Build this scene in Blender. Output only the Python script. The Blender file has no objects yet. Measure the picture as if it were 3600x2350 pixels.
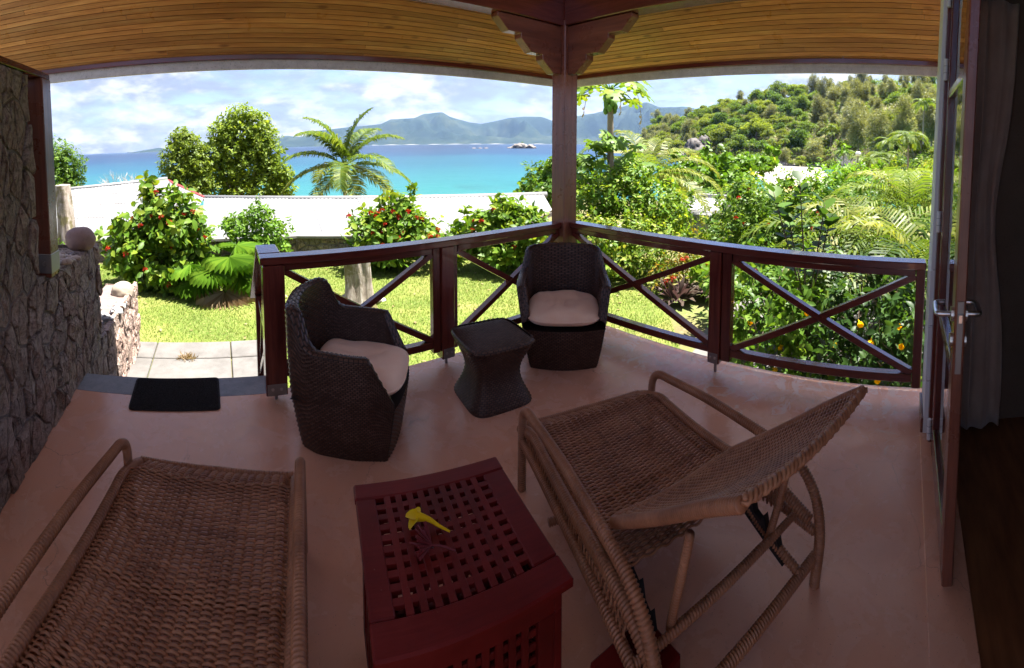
import bpy, bmesh, math, random
import numpy as np
from math import pi, sin, cos, radians
from mathutils import Vector, Matrix

random.seed(7)
RNG = np.random.default_rng(11)
SC = bpy.context.scene
COL = SC.collection
EYE = 1.5765

# ---------------------------------------------------------------- camera
cd = bpy.data.cameras.new('camera')
cam = bpy.data.objects.new('camera', cd)
COL.objects.link(cam)
SC.camera = cam
cd.type = 'PANO'                      # the photograph is a cylindrical panorama, 134 degrees wide
cd.panorama_type = 'CENTRAL_CYLINDRICAL'
cd.central_cylindrical_range_u_min = -1800 / 1540.8
cd.central_cylindrical_range_u_max = 1800 / 1540.8
cd.central_cylindrical_range_v_min = (591.74 - 2350) / 1540.8
cd.central_cylindrical_range_v_max = 591.74 / 1540.8
cd.central_cylindrical_radius = 1.0
cd.clip_start = 0.02
cd.clip_end = 60000
YAW, PITCH = radians(38.27), radians(3.24)
cam.location = (0, 0, EYE)
fwd = Vector((sin(YAW) * cos(PITCH), cos(YAW) * cos(PITCH), -sin(PITCH)))
cam.rotation_euler = fwd.to_track_quat('-Z', 'Y').to_euler()

# ---------------------------------------------------------------- sky, sun, exposure
SUN_AZ, SUN_EL = radians(108), radians(72)     # azimuth clockwise from +Y
W = bpy.data.worlds.new('World')
SC.world = W
W.use_nodes = True


class N:
    """small node-tree helper"""
    def __init__(s, nt):
        s.nt = nt; s.n = nt.nodes; s.l = nt.links

    def new(s, t, ins=None, **kw):
        nd = s.n.new(t)
        for k, v in kw.items():
            setattr(nd, k, v)
        for k, v in (ins or {}).items():
            s.put(nd.inputs[k], v)
        return nd

    def put(s, sock, v):
        if isinstance(v, bpy.types.NodeSocket):
            s.l.new(v, sock)
        elif isinstance(v, bpy.types.Node):
            s.l.new(v.outputs[0], sock)
        elif isinstance(v, (tuple, list)) and len(v) == 3 and sock.type == 'RGBA':
            sock.default_value = (*v, 1)
        else:
            sock.default_value = v

    def noise(s, vec, scale, detail=4, rough=.55, dist=0):
        nd = s.new('ShaderNodeTexNoise')
        if vec is not None:
            s.put(nd.inputs['Vector'], vec)
        nd.inputs['Scale'].default_value = scale
        nd.inputs['Detail'].default_value = detail
        nd.inputs['Roughness'].default_value = rough
        nd.inputs['Distortion'].default_value = dist
        return nd.outputs['Fac']

    def ramp(s, fac, stops, interp='LINEAR'):
        nd = s.new('ShaderNodeValToRGB')
        s.put(nd.inputs[0], fac)
        cr = nd.color_ramp
        cr.interpolation = interp
        while len(cr.elements) < len(stops):
            cr.elements.new(.5)
        for e, (p, c) in zip(cr.elements, stops):
            e.position = p
            e.color = (c, c, c, 1) if isinstance(c, (int, float)) else (*c, 1)
        return nd.outputs[0]

    def mix(s, fac, a, b, mode='MIX'):
        nd = s.new('ShaderNodeMix', data_type='RGBA', blend_type=mode)
        s.put(nd.inputs[0], fac); s.put(nd.inputs[6], a); s.put(nd.inputs[7], b)
        return nd.outputs[2]

    def math(s, op, a, b=0., clamp=False):
        nd = s.new('ShaderNodeMath', operation=op, use_clamp=clamp)
        s.put(nd.inputs[0], a); s.put(nd.inputs[1], b)
        return nd.outputs[0]

    def maprange(s, v, a, b, c, d, smooth=False):
        nd = s.new('ShaderNodeMapRange', clamp=True)
        if smooth:
            nd.interpolation_type = 'SMOOTHSTEP'
        for i, x in enumerate((v, a, b, c, d)):
            s.put(nd.inputs[i], x)
        return nd.outputs[0]

    def coord(s, kind='Object', scale=(1, 1, 1), loc=(0, 0, 0), rot=(0, 0, 0)):
        tc = s.new('ShaderNodeTexCoord')
        mp = s.new('ShaderNodeMapping')
        s.l.new(tc.outputs[kind], mp.inputs[0])
        mp.inputs['Scale'].default_value = scale
        mp.inputs['Location'].default_value = loc
        mp.inputs['Rotation'].default_value = rot
        return mp.outputs[0]

    def bump(s, h, strength=.3, dist=.01):
        nd = s.new('ShaderNodeBump')
        nd.inputs['Strength'].default_value = strength
        nd.inputs['Distance'].default_value = dist
        s.put(nd.inputs['Height'], h)
        return nd.outputs[0]


LX, LY = 14.9, 8.1
n = N(W.node_tree)
n.n.clear()
sky = n.new('ShaderNodeTexSky', sky_type='NISHITA', sun_disc=False, sun_elevation=SUN_EL, sun_rotation=SUN_AZ,
            altitude=10, air_density=1.0, dust_density=1.2, ozone_density=1.0)
gen = n.new('ShaderNodeTexCoord').outputs['Generated']
sep = n.new('ShaderNodeSeparateXYZ', {0: gen})
zc = n.math('MAXIMUM', sep.outputs[2], 0.0)
den = n.math('ADD', zc, .16)
px = n.math('DIVIDE', sep.outputs[0], den)
py = n.math('DIVIDE', sep.outputs[1], den)
plane = n.new('ShaderNodeCombineXYZ', {0: px, 1: py, 2: zc}).outputs[0]
# high broken layer seen in perspective + heaped cumulus low down
CLX, CLY = 9.47, 15.3
lay = n.noise(n.new('ShaderNodeVectorMath', {0: plane, 1: (LX, LY, 0)}, operation='ADD').outputs[0], .95, 9, .58, .25)
mpz = n.new('ShaderNodeMapping', {0: gen}); mpz.inputs['Scale'].default_value = (1, 1, 2.3)
mpz.inputs['Location'].default_value = (CLX, CLY, .2)
heap = n.noise(mpz.outputs[0], 5.2, 9, .6, .1)
lowm = n.maprange(sep.outputs[2], .03, .24, 1, 0, True)
lay_m = n.maprange(lay, .40, .58, 0, 1, True)
heap_t = n.math('SUBTRACT', .60, n.math('MULTIPLY', lowm, .18))
heap_m = n.maprange(n.math('SUBTRACT', heap, heap_t), -.02, .10, 0, 1, True)
heap_m = n.math('MULTIPLY', heap_m, lowm)
cov = n.math('MAXIMUM', n.math('MULTIPLY', lay_m, .92), heap_m, True)
shade = n.noise(mpz.outputs[0], 8.5, 9, .66)
tone = n.maprange(n.math('ADD', n.math('MULTIPLY', shade, .65), n.math('MULTIPLY', heap, .45)), .49, .66, 0, 1, True)
ccol = n.mix(tone, (.43, .455, .53), (.98, .965, .955))
haze_b = n.maprange(sep.outputs[2], 0.0, .09, .6, 0, True)
base = n.mix(haze_b, n.mix(1, sky.outputs[0], (.17, .175, .25), 'MULTIPLY'), (.60, .70, .88))
skyc = n.mix(cov, base, ccol)
bg = n.new('ShaderNodeBackground', {0: skyc, 1: .1})
n.new('ShaderNodeOutputWorld', {0: bg})

sd = bpy.data.lights.new('sun', 'SUN')
sd.energy = 2.1
sd.angle = radians(.53)
sd.color = (1, .955, .88)
sun = bpy.data.objects.new('sun', sd)
COL.objects.link(sun)
to_sun = Vector((sin(SUN_AZ) * cos(SUN_EL), cos(SUN_AZ) * cos(SUN_EL), sin(SUN_EL)))
sun.rotation_euler = to_sun.to_track_quat('Z', 'Y').to_euler()
sun.location = to_sun * 40

SC.view_settings.view_transform = 'Standard'
SC.view_settings.look = 'None'
SC.view_settings.gamma = 1
SC.view_settings.use_curve_mapping = False
SC.view_settings.exposure = 3.64
SC.render.engine = 'CYCLES'
cy = SC.cycles
cy.use_denoising = True
cy.max_bounces = 10
cy.diffuse_bounces = 5
cy.glossy_bounces = 4
cy.transparent_max_bounces = 12
cy.transmission_bounces = 6
cy.volume_bounces = 0
cy.sample_clamp_indirect = 6
cy.caustics_reflective = False
cy.caustics_refractive = False
cy.use_adaptive_sampling = True
cy.adaptive_threshold = .015

# ---------------------------------------------------------------- materials
MATS = {}


def pbsdf(name, build=None, col=(.5, .5, .5), rough=.6, spec=.5, metal=0, coat=0):
    m = bpy.data.materials.new(name)
    m.use_nodes = True
    k = N(m.node_tree)
    b = m.node_tree.nodes['Principled BSDF']
    b.inputs['Base Color'].default_value = (*col, 1)
    b.inputs['Roughness'].default_value = rough
    b.inputs['Specular IOR Level'].default_value = spec
    b.inputs['Metallic'].default_value = metal
    b.inputs['Coat Weight'].default_value = coat
    if build:
        build(k, b)
    MATS[name] = m
    return m


def set_(k, b, **kw):
    for key, v in kw.items():
        k.put(b.inputs[{'c': 'Base Color', 'r': 'Roughness', 'n': 'Normal'}[key]], v)


def obrand(k):
    return k.new('ShaderNodeObjectInfo').outputs['Random']


def isl(k):
    return k.new('ShaderNodeNewGeometry').outputs['Random Per Island']


def rnd_vec(k, vec, amt=7.):
    """shift coordinates by the object's own random number so alike pieces differ"""
    r = k.math('MULTIPLY', obrand(k), amt)
    c = k.new('ShaderNodeCombineXYZ', {0: r, 1: r, 2: r}).outputs[0]
    return k.new('ShaderNodeVectorMath', {0: vec, 1: c}, operation='ADD').outputs[0]


def wood(name, axis, c0, c1, c2, rough, coat=0, gs=1., var=.25, knots=False):
    """grain runs along axis"""
    def f(k, b):
        st = [14 * gs] * 3; st[axis] = .9 * gs
        v = rnd_vec(k, k.coord('Object', st))
        g = k.noise(v, 1.6, 7, .6, .8)
        fine = k.noise(rnd_vec(k, k.coord('Object', [x * 6 for x in st])), 2.0, 3, .5)
        c = k.ramp(g, [(.28, c0), (.5, c1), (.72, c2)])
        c = k.mix(.22, c, k.ramp(fine, [(.35, .35), (.65, 1.)]), 'MULTIPLY')
        hv = k.maprange(obrand(k), 0, 1, 1 - var, 1 + var * .6)
        c = k.mix(1, c, k.new('ShaderNodeCombineColor', {0: hv, 1: hv, 2: hv}).outputs[0], 'MULTIPLY')
        if knots:
            sk = [7.] * 3; sk[axis] = 2.2
            vo = k.new('ShaderNodeTexVoronoi', {0: rnd_vec(k, k.coord('Object', sk))}); vo.inputs['Scale'].default_value = 1.1
            kn = k.maprange(vo.outputs['Distance'], .05, .16, 1, 0, True)
            c = k.mix(k.math('MULTIPLY', kn, .75), c, (c0[0] * .35, c0[1] * .3, c0[2] * .3))
        wear = k.noise(k.coord('Object'), 6, 5, .65)
        set_(k, b, c=c, r=k.maprange(wear, .3, .7, rough * .7, rough * 1.35),
             n=k.bump(k.math('ADD', g, fine), .07, .002))
    return pbsdf(name, f, spec=.5, coat=coat)


# stained balustrade timber, one material per grain direction
for ax, nm in enumerate('xyz'):
    wood('dark_wood_' + nm, ax, (.075, .014, .010), (.135, .026, .017), (.185, .040, .024), .2, .3, 1, .2)
    wood('post_wood_' + nm, ax, (.11, .028, .016), (.19, .055, .03), (.26, .085, .045), .3, .1)
    wood('pine_' + nm, ax, (.46, .175, .045), (.64, .275, .072), (.74, .38, .115), .34, .05, 1, .28, True)


def f_concrete(c0, c1, sc=9, bs=.3):
    def f(k, b):
        v = k.coord('Object')
        a = k.noise(v, sc, 8, .65)
        sp = k.noise(v, 90, 2, .5)
        c = k.mix(k.maprange(a, .3, .7, 0, 1), c0, c1)
        c = k.mix(k.maprange(sp, .62, .7, 0, .5), c, tuple(x * .4 for x in c0))
        set_(k, b, c=c, r=.85, n=k.bump(k.math('ADD', a, sp), bs, .004))
    return f


pbsdf('fascia', f_concrete((.52, .47, .44), (.70, .65, .61), 14))
pbsdf('grey_cement', f_concrete((.19, .18, .18), (.29, .27, .26), 12))
pbsdf('coping', f_concrete((.15, .143, .135), (.22, .213, .20), 6))
pbsdf('paving', f_concrete((.085, .078, .072), (.135, .127, .119), 5))
pbsdf('render_grey', f_concrete((.40, .41, .42), (.55, .56, .57), 3))
pbsdf('white_slab', f_concrete((.22, .217, .215), (.27, .267, .264), 3, .1))


def f_floor(k, b):
    v = k.coord('Object')
    big = k.noise(v, 1.1, 6, .6, .6)
    mid = k.noise(v, 5, 8, .62, .5)
    fine = k.noise(v, 46, 6, .6)
    c = k.ramp(big, [(.3, (.62, .27, .155)), (.5, (.67, .31, .19)), (.7, (.69, .345, .225))])
    c = k.mix(k.maprange(mid, .4, .72, 0, .35), c, (.62, .36, .26))
    # worn pale film in ragged patches towards the outer edge
    sx = k.new('ShaderNodeSeparateXYZ', {0: v})
    edge = k.math('MAXIMUM', k.maprange(sx.outputs[0], 1.9, 2.9, -.12, .09), k.maprange(sx.outputs[1], 2.1, 2.9, -.14, .02))
    wv = k.math('ADD', k.noise(v, 7, 9, .72, 1.2), edge)
    c = k.mix(k.maprange(wv, .56, .60, 0, .5), c, (.66, .54, .47))
    c = k.mix(k.maprange(fine, .6, .75, 0, .25), c, (.22, .11, .08))
    # hairline cracks, scuffs and specks of grit
    dv = k.new('ShaderNodeVectorMath', {0: v, 1: k.new('ShaderNodeCombineXYZ', {0: k.math('MULTIPLY', mid, .35), 1: k.math('MULTIPLY', big, .5), 2: 0.}).outputs[0]}, operation='ADD').outputs[0]
    cv = k.new('ShaderNodeTexVoronoi', {0: dv}, feature='DISTANCE_TO_EDGE'); cv.inputs['Scale'].default_value = 1.05
    crack = k.math('MULTIPLY', k.maprange(cv.outputs['Distance'], .0, .004, .8, 0), k.maprange(k.noise(v, 1.7, 4), .5, .62, 0, 1))
    c = k.mix(crack, c, (.20, .09, .055))
    scf = k.noise(k.coord('Object', (9, 1.3, 1), rot=(0, 0, .6)), 3.2, 7, .7, .8)
    c = k.mix(k.maprange(scf, .62, .70, 0, .28), c, (.78, .60, .50))
    c = k.mix(k.maprange(k.noise(v, 150, 2, .5), .70, .74, 0, .7), c, (.10, .055, .04))
    c = k.mix(k.maprange(k.noise(k.coord('Object', loc=(3, 1, 0)), 2.3, 6, .7), .58, .72, 0, .35), c, (.33, .15, .09))
    r = k.math('ADD', k.maprange(mid, .3, .7, .16, .36), k.maprange(wv, .56, .6, 0, .15))
    set_(k, b, c=c, r=r, n=k.bump(k.math('ADD', k.math('MULTIPLY', fine, .4), mid), .10, .004))


pbsdf('floor', f_floor, spec=.35)


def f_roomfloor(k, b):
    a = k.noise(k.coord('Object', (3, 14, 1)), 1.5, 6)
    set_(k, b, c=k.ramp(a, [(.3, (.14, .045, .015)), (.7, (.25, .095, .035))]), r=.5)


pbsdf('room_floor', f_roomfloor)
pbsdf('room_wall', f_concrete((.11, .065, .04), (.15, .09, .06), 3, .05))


def f_stone(c0, c1, c2, sc=1.):
    def f(k, b):
        v = rnd_vec(k, k.coord('Object'), 5)
        a = k.noise(v, 5 * sc, 9, .68, .4)
        g = k.noise(v, 38 * sc, 7, .7)
        cr = k.new('ShaderNodeTexVoronoi', {0: k.new('ShaderNodeVectorMath', {0: v, 1: (1.6, 1.6, .55)}, operation='MULTIPLY').outputs[0]},
                   feature='DISTANCE_TO_EDGE')
        cr.inputs['Scale'].default_value = 6.5 * sc
        crack = k.maprange(k.math('ADD', cr.outputs['Distance'], k.math('MULTIPLY', g, .05)), .02, .075, 1, 0, True)
        c = k.ramp(a, [(.28, c0), (.5, c1), (.72, c2)])
        hue = k.mix(k.maprange(obrand(k), 0, 1, 0, .55), c, k.ramp(obrand(k), [(0, (.36, .29, .26)), (.4, (.44, .29, .22)), (.75, (.31, .285, .27)), (1, (.50, .39, .29))]))
        c = k.mix(k.math('MULTIPLY', k.maprange(g, .45, .66, 0, 1), .75), hue, tuple(x * .4 for x in c0))
        c = k.mix(k.math('MULTIPLY', k.maprange(k.noise(v, 70 * sc, 3, .6), .56, .7, 0, 1), .35), c, (.55, .47, .43))
        c = k.mix(k.math('MULTIPLY', crack, .4), c, tuple(x * .35 for x in c0))
        h = k.math('SUBTRACT', k.math('ADD', a, k.math('MULTIPLY', g, .45)), k.math('MULTIPLY', crack, .35))
        set_(k, b, c=c, r=.95, n=k.bump(h, 1., .065))
    return f


pbsdf('wall_stone', f_stone((.25, .155, .12), (.45, .315, .255), (.62, .46, .385)), spec=.15)
pbsdf('garden_stone', f_stone((.13, .11, .09), (.22, .19, .155), (.30, .265, .22)), spec=.2)
pbsdf('mortar', f_concrete((.13, .09, .08), (.21, .155, .14), 20, .6))
pbsdf('garden_mortar', f_concrete((.12, .105, .09), (.18, .16, .14), 14, .6))


def f_boulder(c0, c1, c2, s=1.):
    def f(k, b):
        v = rnd_vec(k, k.coord('Object'), 9)
        a = k.noise(v, 3 * s, 8, .6, .3)
        g = k.noise(v, 40 * s, 4, .6)
        c = k.ramp(a, [(.3, c0), (.5, c1), (.7, c2)])
        c = k.mix(k.maprange(g, .58, .7, 0, .4), c, tuple(x * .5 for x in c0))
        set_(k, b, c=c, r=.75, n=k.bump(k.math('ADD', a, k.math('MULTIPLY', g, .3)), .3, .01 / s))
    return f


pbsdf('rock_brown', f_boulder((.20, .11, .085), (.28, .165, .13), (.36, .22, .18)))
pbsdf('rock_pale', f_boulder((.20, .16, .12), (.27, .225, .17), (.33, .285, .23)))
pbsdf('pebble', f_boulder((.34, .24, .19), (.52, .40, .32), (.70, .62, .55), 4))
pbsdf('coral', f_boulder((.26, .25, .24), (.34, .33, .32), (.42, .41, .40), 5))
pbsdf('granite', f_boulder((.085, .072, .065), (.14, .12, .108), (.20, .172, .155), .05))
pbsdf('granite_dark', f_boulder((.035, .028, .026), (.062, .052, .048), (.10, .085, .078), .05))


def f_bark(c0, c1, c2, moss=0., s=1.):
    def f(k, b):
        v = k.coord('Object', (9 * s, 9 * s, 1.6 * s))
        a = k.noise(v, 2.2, 9, .7, .6)
        m = k.noise(k.coord('Object'), 3.2 * s, 6, .65)
        c = k.ramp(a, [(.3, c0), (.52, c1), (.7, c2)])
        if moss:
            c = k.mix(k.maprange(m, .5, .58, 0, moss), c, (.13, .115, .03))
        set_(k, b, c=c, r=.9, n=k.bump(a, 1., .03 / s))
    return f


pbsdf('bark_grey', f_bark((.13, .095, .075), (.33, .28, .235), (.55, .50, .45), .85), spec=.2)
pbsdf('bark_brown', f_bark((.09, .06, .045), (.20, .15, .11), (.33, .27, .22)), spec=.2)
pbsdf('bark_palm', f_bark((.16, .12, .09), (.30, .24, .18), (.42, .36, .29)), spec=.2)
pbsdf('cut_wood', f_concrete((.50, .42, .33), (.68, .60, .50), 20))
pbsdf('twig_grey', f_bark((.30, .26, .23), (.42, .37, .34), (.55, .50, .46)), spec=.2)


def f_wicker(c0, c1, c2, rough=.45):
    def f(k, b):
        r = isl(k)
        v = k.coord('Object')
        big = k.noise(v, 6, 4, .6)
        fine = k.noise(v, 60, 3, .5)
        c = k.ramp(r, [(0, c0), (.5, c1), (1, c2)])
        c = k.mix(.55, c, k.ramp(big, [(.3, c0), (.5, c1), (.7, c2)]))
        c = k.mix(.3, c, k.ramp(fine, [(.35, .35), (.65, 1.)]), 'MULTIPLY')
        set_(k, b, c=c, r=rough)
        b.inputs['Specular IOR Level'].default_value = .3
    return f


pbsdf('wicker_brown', f_wicker((.165, .054, .023), (.325, .120, .054), (.46, .20, .098), .42))
pbsdf('wicker_dark', f_wicker((.060, .027, .018), (.095, .046, .032), (.145, .078, .056), .24))
pbsdf('wicker_shell', col=(.018, .009, .006), rough=.6, spec=.2)
pbsdf('black_plastic', col=(.012, .011, .011), rough=.45)


def f_cloth(c0, c1):
    def f(k, b):
        v = k.coord('Object')
        w = k.noise(v, 420, 2, .5)
        a = k.noise(v, 7, 6, .6)
        set_(k, b, c=k.mix(k.maprange(a, .3, .7, 0, 1), c0, c1), r=.9, n=k.bump(k.math('ADD', w, k.math('MULTIPLY', a, 1.5)), .25, .003))
        b.inputs['Sheen Weight'].default_value = .2
    return f


pbsdf('cushion', f_cloth((.90, .53, .34), (.95, .62, .43)))
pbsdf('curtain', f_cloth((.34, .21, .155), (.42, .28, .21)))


def f_mat(k, b):
    a = k.noise(k.coord('Object'), 180, 3)
    set_(k, b, c=k.ramp(a, [(.35, (.012, .010, .010)), (.7, (.05, .042, .040))]), r=.95, n=k.bump(a, .8, .004))


pbsdf('door_mat', f_mat, spec=.1)


def f_red(k, b):
    v = k.coord('Object')
    a = k.noise(v, 4, 7, .6)
    s = k.noise(k.coord('Object', (3, 40, 3)), 3, 5, .6)
    chip = k.noise(v, 55, 5, .7)
    c = k.ramp(k.math('ADD', k.math('MULTIPLY', a, .7), k.math('MULTIPLY', s, .3)), [(.32, (.070, .004, .003)), (.52, (.118, .007, .005)), (.7, (.165, .015, .011))])
    c = k.mix(k.maprange(chip, .70, .74, 0, .6), c, (.34, .20, .17))
    hv = k.maprange(obrand(k), 0, 1, .82, 1.12)
    c = k.mix(1, c, k.new('ShaderNodeCombineColor', {0: hv, 1: hv, 2: hv}).outputs[0], 'MULTIPLY')
    set_(k, b, c=c, r=k.maprange(a, .3, .7, .35, .55), n=k.bump(k.math('ADD', s, chip), .12, .002))


pbsdf('red_paint', f_red, spec=.14)


def f_white(k, b):
    a = k.noise(k.coord('Object'), 3, 6)
    set_(k, b, c=k.mix(k.maprange(a, .3, .7, 0, 1), (.70, .69, .68), (.80, .79, .77)), r=.55)


pbsdf('white_paint', f_white)
pbsdf('steel', col=(.55, .52, .50), rough=.28, metal=1)
pbsdf('dull_steel', col=(.30, .28, .27), rough=.5, metal=.9)


LEAF = .70


def leafmat(name, c0, c1, c2, trans=.42, rough=.45, tcol=None, spec=.2):
    m = bpy.data.materials.new(name)
    m.use_nodes = True
    k = N(m.node_tree)
    b = m.node_tree.nodes['Principled BSDF']
    out = m.node_tree.nodes['Material Output']
    c0, c1, c2 = (tuple(x * LEAF for x in q) for q in (c0, c1, c2))
    r = isl(k)
    big = k.noise(k.coord('Object'), 1.3, 4, .6)
    c = k.ramp(k.math('ADD', k.math('MULTIPLY', r, .7), k.math('MULTIPLY', big, .3)), [(.1, c0), (.5, c1), (.9, c2)])
    hv = k.maprange(obrand(k), 0, 1, .85, 1.15)
    c = k.mix(1, c, k.new('ShaderNodeCombineColor', {0: hv, 1: hv, 2: k.math('MULTIPLY', hv, 1)}).outputs[0], 'MULTIPLY')
    k.put(b.inputs['Base Color'], c)
    b.inputs['Roughness'].default_value = rough
    b.inputs['Specular IOR Level'].default_value = spec
    t = k.new('ShaderNodeBsdfTranslucent')
    k.put(t.inputs[0], k.mix(1, c, tcol or (1.35, 1.25, .55), 'MULTIPLY'))
    mx = k.new('ShaderNodeMixShader', {0: trans, 1: b.outputs[0], 2: t.outputs[0]})
    k.put(out.inputs[0], mx.outputs[0])
    MATS[name] = m
    return m


leafmat('leaf_ixora', (.075, .165, .014), (.14, .27, .024), (.34, .42, .045))
leafmat('leaf_mid', (.055, .135, .015), (.105, .215, .024), (.20, .31, .04))
leafmat('leaf_bright', (.085, .20, .015), (.14, .29, .022), (.24, .40, .035))
leafmat('leaf_variegated', (.10, .20, .02), (.20, .33, .03), (.46, .47, .10))
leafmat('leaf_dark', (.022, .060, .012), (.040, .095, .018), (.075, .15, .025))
leafmat('leaf_tree', (.13, .215, .02), (.21, .31, .032), (.34, .42, .055), .5, spec=.25, rough=.45)
leafmat('leaf_far_a', (.10, .175, .028), (.155, .25, .038), (.23, .33, .055), .5, spec=.15)
leafmat('leaf_far_b', (.14, .205, .028), (.22, .295, .042), (.32, .38, .065), .5, spec=.15)
leafmat('leaf_far_c', (.065, .13, .032), (.10, .185, .042), (.15, .25, .055), .5, spec=.15)
leafmat('leaf_casuarina', (.16, .185, .07), (.24, .265, .11), (.34, .35, .16), .4)
leafmat('frond', (.07, .13, .014), (.125, .205, .022), (.25, .31, .045), .45, spec=.18, rough=.5)
leafmat('frond_yellow', (.10, .155, .016), (.19, .245, .028), (.36, .36, .075))
leafmat('frond_pale', (.30, .34, .25), (.42, .46, .34), (.55, .58, .45), .2)
leafmat('frond_dark', (.03, .07, .012), (.055, .11, .016), (.13, .19, .02))
leafmat('leaf_dry', (.30, .20, .10), (.42, .30, .17), (.55, .43, .28), .3)
leafmat('leaf_purple', (.07, .025, .045), (.11, .06, .06), (.15, .23, .10), .25, tcol=(1.1, .8, .9))
leafmat('leaf_croton', (.10, .20, .02), (.22, .28, .03), (.50, .24, .03))
leafmat('grass', (.105, .19, .028), (.165, .265, .04), (.32, .34, .10), .3, rough=.6, spec=.2)
leafmat('petal_red', (.38, .012, .008), (.55, .028, .014), (.66, .07, .03), .3, tcol=(1.2, .6, .5))
leafmat('petal_yellow', (1.1, .66, .006), (1.2, .80, .010), (1.25, .9, .02), .35, tcol=(1.1, .9, .3), spec=.15)
leafmat('petal_maroon', (.14, .012, .018), (.24, .025, .03), (.40, .06, .06), .2, tcol=(1.1, .6, .6))
pbsdf('papaya_fruit', col=(.10, .22, .03), rough=.4)


def f_soil(k, b):
    v = k.coord('Object')
    a = k.noise(v, .9, 8, .65)
    g = k.noise(v, 22, 6, .7)
    c = k.ramp(a, [(.3, (.10, .075, .045)), (.5, (.13, .12, .045)), (.7, (.10, .15, .035))])
    c = k.mix(k.maprange(g, .5, .7, 0, .6), c, (.24, .19, .13))
    set_(k, b, c=c, r=.95, n=k.bump(g, .6, .03))


pbsdf('soil', f_soil, spec=.15)


def f_lawn(k, b):
    v = k.coord('Object')
    a = k.noise(v, 1.0, 7, .65, .4)
    g = k.noise(v, 30, 6, .7)
    c = k.ramp(a, [(.3, (.075, .115, .02)), (.5, (.115, .15, .027)), (.68, (.19, .18, .055))])
    c = k.mix(k.maprange(g, .5, .68, 0, .7), c, (.24, .205, .09))
    set_(k, b, c=c, r=.95, n=k.bump(g, .7, .03))


pbsdf('lawn', f_lawn, spec=.15)


def f_sand(k, b):
    a = k.noise(k.coord('Object'), .06, 6)
    set_(k, b, c=k.mix(k.maprange(a, .35, .65, 0, 1), (.22, .20, .175), (.27, .255, .23)), r=.95)


pbsdf('sand', f_sand, spec=.1)


def f_roofwhite(k, b):
    v = k.coord('Object')
    a = k.noise(v, .8, 7, .65)
    st = k.noise(k.coord('Object', (1, 1, .2)), 9, 4, .6)
    c = k.mix(k.maprange(a, .35, .7, 0, .6), (.19, .19, .192), (.15, .148, .146))
    c = k.mix(k.maprange(st, .56, .75, 0, .45), c, (.10, .085, .07))
    set_(k, b, c=c, r=.5)


pbsdf('roof_white', f_roofwhite)
pbsdf('roof_grey', f_concrete((.12, .122, .127), (.155, .156, .16), 2, .05))
pbsdf('roof_green', col=(.12, .155, .11), rough=.5)
pbsdf('roof_red', col=(.20, .018, .016), rough=.5)
pbsdf('roof_brown', f_concrete((.07, .06, .055), (.12, .105, .095), 6, .2))
pbsdf('roof_yellow', col=(.26, .20, .04), rough=.6)
pbsdf('lamp_white', col=(.8, .8, .8), rough=.4)
pbsdf('skin', col=(.35, .2, .14), rough=.6)


def f_glass():
    m = bpy.data.materials.new('door_glass')
    m.use_nodes = True
    k = N(m.node_tree)
    k.n.clear()
    fr = k.new('ShaderNodeFresnel', {0: 1.52})
    g = k.new('ShaderNodeBsdfGlossy', {0: (1, 1, 1), 1: .005})
    t = k.new('ShaderNodeBsdfTransparent', {0: (.93, .95, .94)})
    mx = k.new('ShaderNodeMixShader', {0: fr, 1: t, 2: g})
    k.new('ShaderNodeOutputMaterial', {0: mx})
    MATS['door_glass'] = m


f_glass()

# ---------------------------------------------------------------- mesh helpers


def mk(name, V, F, m=None, parent=None, smooth=False, loc=None, kind=None):
    me = bpy.data.meshes.new(name)
    if isinstance(F, np.ndarray):
        V = np.asarray(V, dtype=np.float32)
        nf, a = F.shape
        me.vertices.add(len(V)); me.vertices.foreach_set('co', V.ravel())
        me.loops.add(nf * a); me.loops.foreach_set('vertex_index', F.astype(np.int32).ravel())
        me.polygons.add(nf)
        me.polygons.foreach_set('loop_start', np.arange(0, nf * a, a, dtype=np.int32))
        me.polygons.foreach_set('loop_total', np.full(nf, a, dtype=np.int32))
        me.update(calc_edges=True)
    else:
        me.from_pydata([tuple(v) for v in V], [], F)
        me.update()
    if smooth:
        me.polygons.foreach_set('use_smooth', np.ones(len(me.polygons), dtype=bool))
    if m:
        me.materials.append(MATS[m])
    return ob(name, me, parent, loc, kind)


def ob(name, me, parent=None, loc=None, kind=None):
    o = bpy.data.objects.new(name, me)
    COL.objects.link(o)
    if parent:
        o.parent = parent
    if loc is not None:
        o.location = loc
    if kind:
        o['kind'] = kind
    return o


def tag(o, label, cat, group=None):
    o['label'] = label
    o['category'] = cat
    if group:
        o['group'] = group
    return o


def thing(name, label, cat, loc=(0, 0, 0), rz=0, group=None):
    o = bpy.data.objects.new(name, None)
    o.empty_display_size = .1
    COL.objects.link(o)
    o.location = loc
    o.rotation_euler = (0, 0, rz)
    return tag(o, label, cat, group)


def struct(name, V, F, m, **kw):
    return mk(name, V, F, m, kind='structure', **kw)


def copy_tree(o, parent=None):
    c = o.copy()
    COL.objects.link(c)
    c.parent = parent
    for ch in list(o.children):
        copy_tree(ch, c)
    return c


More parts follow.
